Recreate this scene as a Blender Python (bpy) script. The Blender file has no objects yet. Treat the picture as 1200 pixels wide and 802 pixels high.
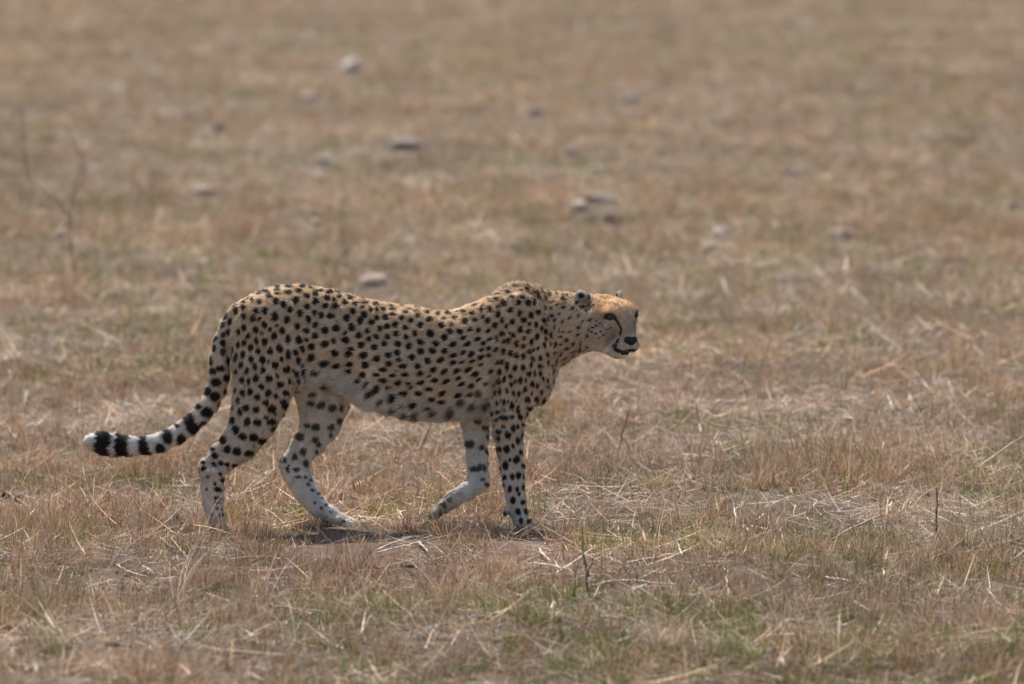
import bpy, math, random
import numpy as np
from mathutils import Vector, Matrix, Euler

SC = bpy.context.scene
COL = SC.collection
rnd = random.Random(7)
rng = np.random.default_rng(7)

# ------------------------------------------------------------------ camera
IMG_W, IMG_H = 1200.0, 802.0
LENS, SENSOR = 200.0, 36.0
FPX = LENS / SENSOR * IMG_W
PITCH = math.radians(5.9)
CAM = np.array([0.0, -17.83, 2.44])
FWD = np.array([0.0, math.cos(PITCH), -math.sin(PITCH)])
UP = np.array([0.0, math.sin(PITCH), math.cos(PITCH)])
cam_d = bpy.data.cameras.new('camera')
cam_d.lens = LENS
cam_d.sensor_width = SENSOR
cam_d.clip_start = 0.5
cam_d.clip_end = 6000.0
cam_d.dof.use_dof = True
cam_d.dof.focus_distance = 17.75
cam_d.dof.aperture_fstop = 2.9
cam_o = bpy.data.objects.new('camera', cam_d)
cam_o.location = CAM
cam_o.rotation_euler = (math.pi / 2 - PITCH, 0, 0)
COL.objects.link(cam_o)
SC.camera = cam_o

# ------------------------------------------------------------------ light
TO_SUN = Vector((-0.20, 0.47, 1.0)).normalized()
world = bpy.data.worlds.new('World')
SC.world = world
world.use_nodes = True
wn = world.node_tree
wn.nodes.clear()
w_out = wn.nodes.new('ShaderNodeOutputWorld')
w_bg = wn.nodes.new('ShaderNodeBackground')
w_sky = wn.nodes.new('ShaderNodeTexSky')
w_sky.sky_type = 'NISHITA'
w_sky.sun_disc = False
w_sky.sun_elevation = math.asin(TO_SUN.z)
w_sky.sun_rotation = math.atan2(TO_SUN.x, TO_SUN.y)
w_sky.air_density = 1.0
w_sky.dust_density = 2.0
w_bg.inputs['Strength'].default_value = 0.115
wn.links.new(w_sky.outputs[0], w_bg.inputs['Color'])
wn.links.new(w_bg.outputs[0], w_out.inputs['Surface'])
sun_d = bpy.data.lights.new('sun', 'SUN')
sun_d.energy = 5.0
sun_d.angle = math.radians(0.53)
sun_d.color = (1.0, 0.965, 0.90)
sun_o = bpy.data.objects.new('sun', sun_d)
sun_o.rotation_euler = TO_SUN.to_track_quat('Z', 'Y').to_euler()
sun_o.location = (-4, 8, 20)
COL.objects.link(sun_o)
vs = SC.view_settings
vs.view_transform = 'Standard'
vs.look = 'None'
vs.exposure = 0.30
vs.gamma = 1.0
vs.use_curve_mapping = False


# ------------------------------------------------------------------ helpers
def ray(px, py):
    u, v = (px - IMG_W / 2) / FPX, (IMG_H / 2 - py) / FPX
    d = FWD + np.array([u, 0, 0]) + UP * v
    return d


def W(px, py, y):
    """point of the vertical plane at depth y that the photo shows at a pixel"""
    d = ray(px, py)
    t = (y - CAM[1]) / d[1]
    return CAM + d * t


def project(P):
    q = P - CAM
    z = q @ FWD
    return np.stack([IMG_W / 2 + FPX * q[:, 0] / z, IMG_H / 2 - FPX * (q @ UP) / z, z], 1)


_lat = np.random.default_rng(3).random((256, 256))


def vnoise(x, y, s, seed=0):
    x = np.asarray(x, float) / s + 37.3 * seed + 1000
    y = np.asarray(y, float) / s + 91.7 * seed + 1000
    xi, yi = np.floor(x).astype(int), np.floor(y).astype(int)
    fx, fy = x - xi, y - yi
    fx, fy = fx * fx * (3 - 2 * fx), fy * fy * (3 - 2 * fy)
    a, b = _lat[xi & 255, yi & 255], _lat[(xi + 1) & 255, yi & 255]
    c, d = _lat[xi & 255, (yi + 1) & 255], _lat[(xi + 1) & 255, (yi + 1) & 255]
    return (a * (1 - fx) + b * fx) * (1 - fy) + (c * (1 - fx) + d * fx) * fy


def fbm(x, y, s, seed=0, octv=4):
    t, a, n = 0.0, 1.0, 0.0
    for k in range(octv):
        t = t + a * vnoise(x, y, s / 2 ** k, seed + k * 5)
        n += a
        a *= 0.5
    return t / n


def ground_h(x, y):
    x, y = np.asarray(x, float), np.asarray(y, float)
    h = (fbm(x, y, 0.55, 1, 4) - 0.5) * 0.075 + (vnoise(x, y, 2.7, 9) - 0.5) * 0.05
    r = np.exp(-((x / 0.9) ** 2 + (y / 0.45) ** 2) ** 2)
    h = h * (1 - 0.75 * r)
    d = np.hypot(x, y)
    far = np.clip((d - 30) / 60, 0, 1)
    h = h + far * (fbm(x, y, 26, 21, 3) - 0.5) * 0.25
    return h


def sstep(a, b, x):
    t = np.clip((x - a) / (b - a), 0, 1)
    return t * t * (3 - 2 * t)


def G(px, py):
    d = ray(px, py)
    t = -CAM[2] / d[2]
    for _ in range(6):
        p = CAM + d * t
        t = (float(ground_h(p[0], p[1])) - CAM[2]) / d[2]
    return CAM + d * t


def link(o, parent=None):
    COL.objects.link(o)
    if parent is not None:
        o.parent = parent
    return o


def mesh_obj(name, verts, faces, mat, parent=None, smooth=True, cols=None):
    me = bpy.data.meshes.new(name)
    me.from_pydata([tuple(v) for v in verts], [], [tuple(f) for f in faces])
    if mat is not None:
        me.materials.append(mat)
    if smooth:
        me.polygons.foreach_set('use_smooth', [True] * len(me.polygons))
    if cols is not None:
        a = me.attributes.new('col', 'FLOAT_COLOR', 'POINT')
        c = np.ones((len(verts), 4), np.float32)
        c[:, :3] = cols
        a.data.foreach_set('color', c.ravel())
    me.update()
    o = bpy.data.objects.new(name, me)
    if parent != 'none':
        link(o, parent)
    return o


def tag(o, label=None, cat=None, group=None, kind=None):
    if label:
        o['label'] = label
    if cat:
        o['category'] = cat
    if group:
        o['group'] = group
    if kind:
        o['kind'] = kind
    return o


# ------------------------------------------------------------------ materials
def new_mat(name):
    m = bpy.data.materials.new(name)
    m.use_nodes = True
    nt = m.node_tree
    nt.nodes.clear()
    out = nt.nodes.new('ShaderNodeOutputMaterial')
    return m, nt, out


def N(nt, kind, **kw):
    n = nt.nodes.new(kind)
    for k, v in kw.items():
        setattr(n, k, v)
    return n


def mixrgb(nt, blend, fac, a, b):
    n = N(nt, 'ShaderNodeMix', data_type='RGBA', blend_type=blend)
    for s, v in ((n.inputs[0], fac), (n.inputs[6], a), (n.inputs[7], b)):
        if hasattr(v, 'is_linked'):
            nt.links.new(v, s)
        elif isinstance(v, tuple):
            s.default_value = (*v, 1) if len(v) == 3 else v
        else:
            s.default_value = v
    return n.outputs[2]


def noise_tex(nt, scale, detail=4, rough=0.6, vec=None):
    n = N(nt, 'ShaderNodeTexNoise')
    n.inputs['Scale'].default_value = scale
    n.inputs['Detail'].default_value = detail
    n.inputs['Roughness'].default_value = rough
    if vec is not None:
        nt.links.new(vec, n.inputs['Vector'])
    return n


def ramp(nt, src, stops):
    r = N(nt, 'ShaderNodeValToRGB')
    els = r.color_ramp.elements
    while len(els) < len(stops):
        els.new(0.5)
    for e, (p, c) in zip(els, stops):
        e.position = p
        e.color = (*c, 1)
    nt.links.new(src, r.inputs[0])
    return r.outputs[0]


def grass_material(name, transl=0.3, rough=0.65, instanced=True):
    m, nt, out = new_mat(name)
    a = N(nt, 'ShaderNodeAttribute', attribute_name='col')
    col = a.outputs['Color']
    if instanced:
        t = N(nt, 'ShaderNodeAttribute', attribute_name='tint', attribute_type='INSTANCER')
        col = mixrgb(nt, 'MULTIPLY', 1.0, col, t.outputs['Color'])
    geo = N(nt, 'ShaderNodeNewGeometry')
    nz = noise_tex(nt, 55.0, 3, 0.6, geo.outputs['Position'])
    var = ramp(nt, nz.outputs[0], [(0.3, (0.72, 0.70, 0.68)), (0.7, (1.18, 1.18, 1.18))])
    col = mixrgb(nt, 'MULTIPLY', 1.0, col, var)
    p = N(nt, 'ShaderNodeBsdfPrincipled')
    p.inputs['Roughness'].default_value = rough
    p.inputs['Specular IOR Level'].default_value = 0.35
    tr = N(nt, 'ShaderNodeBsdfTranslucent')
    nt.links.new(col, p.inputs['Base Color'])
    nt.links.new(col, tr.inputs['Color'])
    mx = N(nt, 'ShaderNodeMixShader')
    mx.inputs[0].default_value = transl
    nt.links.new(p.outputs[0], mx.inputs[1])
    nt.links.new(tr.outputs[0], mx.inputs[2])
    nt.links.new(mx.outputs[0], out.inputs['Surface'])
    return m


def ground_material():
    m, nt, out = new_mat('dry_soil')
    geo = N(nt, 'ShaderNodeNewGeometry')
    pos = geo.outputs['Position']
    n1 = noise_tex(nt, 1.1, 5, 0.62, pos)
    n2 = noise_tex(nt, 38.0, 6, 0.7, pos)
    n3 = noise_tex(nt, 210.0, 3, 0.6, pos)
    n4 = noise_tex(nt, 0.35, 4, 0.6, pos)
    c1 = ramp(nt, n1.outputs[0], [(0.32, (0.085, 0.064, 0.05)), (0.5, (0.132, 0.101, 0.079)), (0.68, (0.195, 0.152, 0.122))])
    c2 = ramp(nt, n2.outputs[0], [(0.3, (0.55, 0.52, 0.5)), (0.5, (0.95, 0.95, 0.95)), (0.72, (1.4, 1.36, 1.28))])
    c = mixrgb(nt, 'MULTIPLY', 1.0, c1, c2)
    c3 = ramp(nt, n3.outputs[0], [(0.35, (0.7, 0.68, 0.66)), (0.65, (1.25, 1.25, 1.25))])
    c = mixrgb(nt, 'MULTIPLY', 1.0, c, c3)
    c4 = ramp(nt, n4.outputs[0], [(0.4, (0.92, 0.98, 0.88)), (0.62, (1.08, 1.0, 0.98))])
    c = mixrgb(nt, 'MULTIPLY', 1.0, c, c4)
    p = N(nt, 'ShaderNodeBsdfPrincipled')
    p.inputs['Roughness'].default_value = 0.95
    p.inputs['Specular IOR Level'].default_value = 0.15
    nt.links.new(c, p.inputs['Base Color'])
    bp = N(nt, 'ShaderNodeBump')
    bp.inputs['Strength'].default_value = 0.8
    bp.inputs['Distance'].default_value = 0.012
    nt.links.new(n2.outputs[0], bp.inputs['Height'])
    nt.links.new(bp.outputs[0], p.inputs['Normal'])
    nt.links.new(p.outputs[0], out.inputs['Surface'])
    return m


def attr_material(name, rough=0.8, spec=0.2, sheen=0.0):
    m, nt, out = new_mat(name)
    a = N(nt, 'ShaderNodeAttribute', attribute_name='col')
    geo = N(nt, 'ShaderNodeNewGeometry')
    nz = noise_tex(nt, 260.0, 3, 0.6, geo.outputs['Position'])
    var = ramp(nt, nz.outputs[0], [(0.3, (0.82, 0.82, 0.82)), (0.7, (1.12, 1.12, 1.12))])
    col = mixrgb(nt, 'MULTIPLY', 1.0, a.outputs['Color'], var)
    p = N(nt, 'ShaderNodeBsdfPrincipled')
    p.inputs['Roughness'].default_value = rough
    p.inputs['Specular IOR Level'].default_value = spec
    if sheen:
        p.inputs['Sheen Weight'].default_value = sheen
    nt.links.new(col, p.inputs['Base Color'])
    nt.links.new(p.outputs[0], out.inputs['Surface'])
    return m


def plain_material(name, col, rough=0.5, spec=0.5, coat=0.0, scale=60.0, amount=0.25):
    m, nt, out = new_mat(name)
    geo = N(nt, 'ShaderNodeNewGeometry')
    nz = noise_tex(nt, scale, 5, 0.65, geo.outputs['Position'])
    lo, hi = 1 - amount, 1 + amount
    var = ramp(nt, nz.outputs[0], [(0.3, (lo, lo, lo)), (0.7, (hi, hi, hi))])
    c = mixrgb(nt, 'MULTIPLY', 1.0, tuple(col), var)
    p = N(nt, 'ShaderNodeBsdfPrincipled')
    p.inputs['Roughness'].default_value = rough
    p.inputs['Specular IOR Level'].default_value = spec
    p.inputs['Coat Weight'].default_value = coat
    nt.links.new(c, p.inputs['Base Color'])
    bp = N(nt, 'ShaderNodeBump')
    bp.inputs['Strength'].default_value = 0.4
    bp.inputs['Distance'].default_value = 0.004
    nt.links.new(nz.outputs[0], bp.inputs['Height'])
    nt.links.new(bp.outputs[0], p.inputs['Normal'])
    nt.links.new(p.outputs[0], out.inputs['Surface'])
    return m


M_GROUND = ground_material()
M_GRASS = grass_material('dry_grass_blades', 0.32)
M_LITTER = grass_material('straw_litter', 0.15, 0.7)
M_GREEN = grass_material('green_grass_blades', 0.4, 0.55)
M_STALK = grass_material('dry_stalk', 0.1, 0.6, instanced=False)
M_TUFT = grass_material('tuft_blades', 0.3, 0.62, instanced=False)
M_SKIN = attr_material('cheetah_coat', 0.85, 0.12, 0.1)


# ------------------------------------------------------------------ ground
def axis_coords(lo, hi, step, far, growth):
    a = list(np.arange(lo, hi + 1e-6, step))
    s, v = step, hi
    while v < far:
        s *= growth
        v += s
        a.append(v)
    s, v = step, lo
    while v > -far:
        s *= growth
        v -= s
        a.insert(0, v)
    return np.array(a)


gx = axis_coords(-2.6, 2.6, 0.035, 2500, 1.07)
gy = axis_coords(-4.6, 4.5, 0.035, 2500, 1.045)
XX, YY = np.meshgrid(gx, gy)
ZZ = ground_h(XX, YY)
nx, ny = len(gx), len(gy)
gv = np.stack([XX.ravel(), YY.ravel(), ZZ.ravel()], 1)
ii = (np.arange(ny - 1)[:, None] * nx + np.arange(nx - 1)[None, :]).ravel()
gf = np.stack([ii, ii + 1, ii + nx + 1, ii + nx], 1)
ground = mesh_obj('ground', gv, gf.tolist(), M_GROUND)
tag(ground, kind='structure')


# ------------------------------------------------------------------ cheetah: solid body as a distance field
S = 1.0 / 370.0          # one photograph pixel at the animal, in metres


def smin(a, b, k):
    h = np.maximum(k - np.abs(a - b), 0) / k
    return np.minimum(a, b) - h * h * k * 0.25


def smax(a, b, k):
    return -smin(-a, -b, k)


def hermite(xs, ys, n=160):
    xs, ys = np.array(xs, float), np.array(ys, float)
    m = np.gradient(ys, xs)
    q = np.linspace(xs[0], xs[-1], n)
    i = np.clip(np.searchsorted(xs, q, side='right') - 1, 0, len(xs) - 2)
    h = xs[i + 1] - xs[i]
    t = (q - xs[i]) / h
    return q, ((2 * t ** 3 - 3 * t ** 2 + 1) * ys[i] + (t ** 3 - 2 * t ** 2 + t) * h * m[i]
               + (-2 * t ** 3 + 3 * t ** 2) * ys[i + 1] + (t ** 3 - t ** 2) * h * m[i + 1])


class Chain:
    """round-coned chain of joints (px, py, y depth in m, r px, lateral ratio)"""
    def __init__(self, region, joints, k, cut=False):
        self.region, self.k, self.cut = region, k * S, cut
        self.J = np.array([W(j[0], j[1], j[2]) for j in joints])
        self.R = np.array([j[3] * S for j in joints])
        self.Q = np.array([j[4] if len(j) > 4 else 1.0 for j in joints])
        pad = self.R.max() + self.k + 0.012
        self.lo, self.hi = self.J.min(0) - pad, self.J.max(0) + pad

    def ev(self, P, full=False):
        best = None
        for i in range(len(self.J) - 1):
            a, b = self.J[i], self.J[i + 1]
            ab = b - a
            t = np.clip(((P - a) @ ab) / (ab @ ab), 0, 1)
            q = self.Q[i] + (self.Q[i + 1] - self.Q[i]) * t
            d = P - a - t[..., None] * ab
            dy = d[..., 1] / q
            r = self.R[i] + (self.R[i + 1] - self.R[i]) * t
            dd = np.sqrt(d[..., 0] ** 2 + dy ** 2 + d[..., 2] ** 2) - r
            if best is None:
                best, seg, tt = dd, np.zeros(dd.shape, int), t
            else:
                if full:
                    w = dd < best
                    seg = np.where(w, i, seg)
                    tt = np.where(w, t, tt)
                best = smin(best, dd, 4 * S) if not full else np.minimum(best, dd)
        if full:
            return best, seg, tt
        return best


class Ell:
    """ellipsoid in an orthonormal frame"""
    def __init__(self, region, c, r, k, frame=None, cut=False):
        self.region, self.k, self.cut = region, k * S, cut
        self.c, self.r = np.array(c, float), np.array(r, float) * S
        self.F = np.eye(3) if frame is None else np.array(frame, float)
        pad = self.r.max() + self.k + 0.012
        self.lo, self.hi = self.c - pad, self.c + pad

    def ev(self, P, full=False):
        q = (P - self.c) @ self.F.T
        k0 = np.sqrt(((q / self.r) ** 2).sum(-1))
        k1 = np.sqrt(((q / self.r ** 2) ** 2).sum(-1)) + 1e-9
        d = k0 * (k0 - 1) / k1
        if full:
            return d, np.zeros(d.shape, int), np.zeros(d.shape)
        return d


class Torso:
    region = 'torso'
    cut = False
    # px x, top, bottom, half width
    T = [(270, 376, 416, 14), (277, 362, 428, 22), (288, 351, 440, 31), (302, 342.5, 447, 37), (322, 336, 451, 40), (347, 333, 453, 40),
         (372, 336, 452, 38), (397, 342, 457, 37), (413, 346, 468, 37), (433, 352, 477, 38), (458, 357.5, 484, 40),
         (490, 362, 491, 42), (512, 364.5, 493, 43), (537, 362, 491, 43), (560, 353, 486, 42), (579, 345, 481, 40),
         (604, 335.5, 477, 37), (622, 336, 474, 33), (636, 341, 466, 26), (645, 352, 450, 17)]

    def __init__(self, k):
        self.k = k * S
        T = np.array(self.T, float)
        q, top = hermite(T[:, 0], T[:, 1])
        _, bot = hermite(T[:, 0], T[:, 2])
        _, hw = hermite(T[:, 0], T[:, 3])
        self.x = np.array([W(a, 400, 0)[0] for a in q])
        self.zt = np.array([W(600, a, 0)[2] for a in top])
        self.zb = np.array([W(600, a, 0)[2] for a in bot])
        self.hw = hw * S
        self.lo = np.array([self.x[0] - .06, -.19, self.zb.min() - .05])
        self.hi = np.array([self.x[-1] + .06, .19, self.zt.max() + .05])

    def ev(self, P, full=False):
        x = np.clip(P[..., 0], self.x[0], self.x[-1])
        dx = P[..., 0] - x
        zt, zb, hw = (np.interp(x, self.x, v) for v in (self.zt, self.zb, self.hw))
        c, h = (zt + zb) / 2, (zt - zb) / 2
        zz = P[..., 2] - c
        hw = hw * (1 + 0.14 * np.clip(zz / h, -1, 1))
        y = P[..., 1]
        k0 = np.sqrt((y / hw) ** 2 + (zz / h) ** 2)
        k1 = np.sqrt((y / hw ** 2) ** 2 + (zz / h ** 2) ** 2) + 1e-9
        d = k0 * (k0 - 1) / k1
        d = np.where(np.abs(dx) > 0, np.sqrt(np.maximum(d, 0) ** 2 + dx ** 2) + np.minimum(d, 0) + np.abs(dx) * 0.25, d)
        if full:
            return d, np.zeros(d.shape, int), np.zeros(d.shape)
        return d


# head frame: f forward, l towards the far side, u up
YAW, NOD = math.radians(52), math.radians(7)
hf = np.array([math.cos(YAW) * math.cos(NOD), -math.sin(YAW) * math.cos(NOD), -math.sin(NOD)])
hl = np.array([math.sin(YAW), math.cos(YAW), 0.0])
hu = np.cross(hl, -hf)
hu = hu if hu[2] > 0 else -hu
HEAD_O = W(710, 373.5, -0.02)
HEADF = np.array([hf, hl, hu])


def H(f, l, u):
    return HEAD_O + (hf * f + hl * l + hu * u) * S


def hell(region, c, r, k, cut=False, frame=None):
    F = HEADF if frame is None else frame
    return Ell(region, H(*c), r, k, F, cut)


def hchain(region, pts, k, cut=False):
    c = Chain.__new__(Chain)
    c.region, c.k, c.cut = region, k * S, cut
    c.J = np.array([H(*p[:3]) for p in pts])
    c.R = np.array([p[3] * S for p in pts])
    c.Q = np.ones(len(pts))
    pad = c.R.max() + c.k + .012
    c.lo, c.hi = c.J.min(0) - pad, c.J.max(0) + pad
    return c


EAR_C = np.array([-9.0, 27.0, 19.5])
EAR_R = (5.2, 9.4, 15.6)


def ear_frame(s):
    n = np.array([0.62, 0.62 * s, 0.18])
    n /= np.linalg.norm(n)
    up = np.array([-0.62, 0.38 * s, 1.0])
    up -= n * (up @ n)
    up /= np.linalg.norm(up)
    side = np.cross(up, n)
    M = np.array([n, side, up])
    return np.array([v[0] * hf + v[1] * hl + v[2] * hu for v in M]), n, up


prims = []
prims.append(Torso(6))
# rump and hind legs
prims.append(Chain('near_hind', [(318, 392, -.050, 40, .58), (312, 432, -.062, 40, .56), (307, 464, -.075, 34, .58), (296, 496, -.085, 26.5, .66),
                                 (281, 519, -.09, 22, .66), (262, 536, -.094, 17.5, .66), (250, 549, -.095, 14.5, .72)], 14))
prims.append(Chain('near_hind', [(243, 546, -.095, 9.5, .8), (249, 556, -.095, 14.5, .74), (249, 572, -.095, 13.3, .78), (249.5, 590, -.095, 11.6, .85),
                                 (251.5, 604, -.094, 11, .9), (256, 616, -.093, 10, 1.1), (262, 621, -.092, 8, 1.4)], 6))
for dy, fx in ((-.026, 0), (-.009, 4), (.009, 4), (.026, 0)):
    prims.append(Chain('near_hind', [(262, 620, -.093 + dy * .8, 6.4), (273 + fx, 623.0 - dy * 60, -.093 + dy, 5.2), (279 + fx, 624.5 - dy * 60, -.093 + dy, 4.2)], 3))
prims.append(Chain('far_hind', [(352, 405, .05, 38, .55), (372, 438, .058, 35, .55), (379, 472, .07, 29.5, .58), (374, 497, .08, 24, .66),
                                (361, 519, .088, 18.5, .68), (348, 537, .09, 16, .7)], 14))
prims.append(Chain('far_hind', [(333, 543, .09, 8.5, .8), (347, 555, .09, 16, .72), (357, 575, .09, 14.2, .75), (372, 594, .09, 12, .85),
                                (386, 604, .09, 11, .95), (398, 610, .088, 10, 1.2)], 6))
for dy, fx in ((-.026, 0), (-.009, 5), (.009, 5), (.026, 0)):
    prims.append(Chain('far_hind', [(396, 611, .088 + dy * .8, 7), (408 + fx, 613.5 - dy * 60, .088 + dy, 6), (413 + fx, 616 - dy * 60, .088 + dy, 4.8)], 3))
prims.append(Ell('far_hind', W(346, 551, .066), (7.5, 5, 9), 6))
prims.append(Ell('near_hind', W(248, 554, -.122), (7, 4, 9), 6))
prims.append(Chain('far_hind', [(346, 521, .062, 2.6), (339, 542, .064, 2.2)], 6, True))
prims.append(Chain('near_hind', [(263, 523, -.124, 2.6), (245, 545, -.124, 2.2)], 6, True))
# fore legs
prims.append(Ell('near_fore', W(611, 398, -.082), (30, 12, 52), 14, None))
prims.append(Chain('near_fore', [(614, 400, -.066, 36, .42), (611, 435, -.072, 36, .46), (602, 464, -.076, 28, .56), (595.5, 486, -.076, 20, .72),
                                 (596, 505, -.072, 18.3, .78), (597.5, 524, -.068, 16, .82), (600, 548, -.062, 14.6, .82), (602, 566, -.058, 13.3, .85),
                                 (604, 582, -.055, 11.6, .9), (607, 598, -.052, 10.6, 1.0), (610, 610, -.05, 9.5, 1.3)], 9))
prims.append(Chain('near_fore', [(597, 596, -.055, 5.5), (592.5, 602, -.056, 3.6)], 4))
for dy, fx in ((-.026, -2), (-.009, 2), (.009, 3), (.026, 0)):
    prims.append(Chain('near_fore', [(610, 611, -.05 + dy * .8, 6.4), (616 + fx, 614.5 - dy * 60, -.05 + dy, 5.6), (620 + fx, 617.5 - dy * 60, -.05 + dy, 4.4)], 3))
prims.append(Ell('far_fore', W(606, 398, .082), (30, 12, 52), 14, None))
prims.append(Chain('far_fore', [(606, 410, .066, 36, .42), (590, 445, .072, 32, .46), (566, 470, .074, 22, .6), (557.5, 490, .07, 16, .8),
                                (557.5, 510, .066, 14.4, .82), (559, 535, .062, 13.4, .82), (560.5, 556, .058, 12.6, .86), (561, 566, .056, 12.4, .86)], 10))
prims.append(Chain('far_fore', [(561, 566, .056, 12.2, .86), (547, 576, .056, 10.8, .9), (532, 585, .055, 10, .95), (520, 593, .055, 9.6, 1.25)], 4))
for dy, fy in ((-.026, 1), (-.009, 0), (.009, 0), (.026, 0)):
    prims.append(Chain('far_fore', [(520, 593, .055 + dy * .7, 7), (511, 601 - dy * 40, .055 + dy, 5.8), (506, 604.5 - dy * 40, .055 + dy, 4.4)], 2.5))
# chest, neck
prims.append(Ell('torso', W(630, 444, -.005), (19, 26, 32), 12))
prims.append(Chain('neck', [(615, 392, -.002, 52, .62), (638, 386, -.004, 43.5, .68), (658, 383, -.008, 38.5, .72), (680, 379, -.014, 33, .82), (697, 377, -.019, 29, .9)], 12))
# tail
TAIL = Chain('tail', [(284, 372, 0, 17), (269, 386, 0, 11.9, .95), (261, 402, 0, 11.0, .95), (258.5, 420, 0, 11.2), (257.5, 440, 0, 11.4), (253.5, 458, 0, 11.7), (245, 474, 0, 12.0),
                      (235, 487, 0, 12.2), (222, 499, 0, 12.0), (207, 509.5, 0, 11.4), (190, 517.5, 0, 11.1), (172, 521.5, 0, 11.4), (152, 523, 0, 12.2),
                      (134, 522, 0, 13.4), (121, 520, 0, 13.0), (110, 518.5, 0, 8.9)], 5)
prims.append(TAIL)
# head
prims.append(hell('head', (0, 0, 1), (31, 28, 27), 10))
prims.append(hell('head', (20.5, 1, 6), (20.5, 26, 21), 8))
for s in (-1, 1):
    prims.append(hell('head', (8, 19 * s, -14), (20, 14, 21), 8))
    prims.append(hell('head', (26.5, 16 * s, 14), (8, 10, 4.4), 6))
    prims.append(hchain('head', [(0, 11 * s, -22, 14), (25, 4 * s, -33.5, 7.5)], 7))
    prims.append(hell('head', (37.5, 8.5 * s, -24), (12.5, 11, 10.5), 8))
prims.append(hchain('head', [(22, 0, 2, 15), (33, 0, -4, 12), (43, 0, -14, 9)], 6))
prims.append(hell('head', (30.5, 0, -35), (11, 10.5, 6.5), 4))
for s in (-1, 1):
    F, en, eu = ear_frame(s)
    ec_ = EAR_C * [1, s, 1] - np.array([0, 0, 4.5 if s > 0 else 0])
    prims.append(hell('ear', ec_, EAR_R, 6, False, F))
    prims.append(hell('ear', ec_ - eu * 1.0 + en * 5.0, (6.2, 6.4, 11.4), 2.5, True, F))
for s in (-1, 1):
    prims.append(hell('head', (35, 20.5 * s, 9.6), (6, 6, 4.2), 3, True))
    prims.append(hchain('head', [(47, 0, -33, 1.6), (42, 8 * s, -33.5, 1.5)], 1.5, True))

VOX = 1.22 * S
LO = np.array([W(95, 400, 0)[0], -.19, -.03])
HI = np.array([W(765, 400, 0)[0], .19, W(600, 322, 0)[2]])
dims = np.ceil((HI - LO) / VOX).astype(int)
AX = [LO[i] + VOX * np.arange(dims[i]) for i in range(3)]
D = np.full(dims, 0.2, np.float32)


def apply_prim(p):
    a = np.clip(np.floor((p.lo - LO) / VOX).astype(int), 0, dims - 1)
    b = np.clip(np.ceil((p.hi - LO) / VOX).astype(int) + 1, 1, dims)
    for i0 in range(a[0], b[0], 60):
        i1 = min(i0 + 60, b[0])
        P = np.stack(np.meshgrid(AX[0][i0:i1], AX[1][a[1]:b[1]], AX[2][a[2]:b[2]], indexing='ij'), -1)
        d = p.ev(P).astype(np.float32)
        sl = D[i0:i1, a[1]:b[1], a[2]:b[2]]
        sl[...] = smax(sl, -d, p.k) if p.cut else smin(sl, d, p.k)


for p in prims:
    apply_prim(p)


def surface_nets(D, lo, vox):
    n = np.array(D.shape)
    ins = D < 0
    corner = [(i, j, k) for i in (0, 1) for j in (0, 1) for k in (0, 1)]
    cnt = np.zeros(n - 1, np.int8)
    for c in corner:
        cnt += ins[c[0]:n[0] - 1 + c[0], c[1]:n[1] - 1 + c[1], c[2]:n[2] - 1 + c[2]]
    cells = np.argwhere((cnt > 0) & (cnt < 8))
    vals = np.stack([D[cells[:, 0] + c[0], cells[:, 1] + c[1], cells[:, 2] + c[2]] for c in corner], 1)
    acc, num = np.zeros((len(cells), 3)), np.zeros(len(cells))
    for a in range(8):
        for b in range(a + 1, 8):
            ca, cb = np.array(corner[a]), np.array(corner[b])
            if np.abs(ca - cb).sum() != 1:
                continue
            va, vb = vals[:, a], vals[:, b]
            m = (va < 0) != (vb < 0)
            t = np.where(m, va / np.where(m, va - vb, 1), 0)
            acc += np.where(m[:, None], ca + t[:, None] * (cb - ca), 0)
            num += m
    V = lo + vox * (cells + acc / num[:, None])
    idx = np.full(n - 1, -1, np.int32)
    idx[tuple(cells.T)] = np.arange(len(cells))
    F = []
    for ax in range(3):
        o1, o2 = (ax + 1) % 3, (ax + 2) % 3
        s0 = [slice(None)] * 3
        s1 = [slice(None)] * 3
        s0[ax], s1[ax] = slice(0, -1), slice(1, None)
        cr = np.argwhere(ins[tuple(s0)] != ins[tuple(s1)])
        cr = cr[(cr[:, o1] > 0) & (cr[:, o2] > 0) & (cr[:, o1] < n[o1] - 1) & (cr[:, o2] < n[o2] - 1)]
        e1, e2 = np.eye(3, dtype=int)[o1], np.eye(3, dtype=int)[o2]
        q = np.stack([idx[tuple((cr - e1 - e2).T)], idx[tuple((cr - e2).T)], idx[tuple(cr.T)], idx[tuple((cr - e1).T)]], 1)
        flip = ~ins[tuple(cr.T)]
        q[flip] = q[flip][:, ::-1]
        F.append(q)
    return V, np.concatenate(F)


V, F = surface_nets(D + 1.2 * S, LO, VOX)
E = np.concatenate([F[:, [0, 1]], F[:, [1, 2]], F[:, [2, 3]], F[:, [3, 0]]])
deg = np.bincount(E.ravel(), minlength=len(V)).astype(float)


def laplace(V, f):
    s = np.zeros_like(V)
    for c in range(3):
        s[:, c] = np.bincount(E[:, 0], V[E[:, 1], c], len(V)) + np.bincount(E[:, 1], V[E[:, 0], c], len(V))
    return V + f * (s / deg[:, None] - V)


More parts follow.
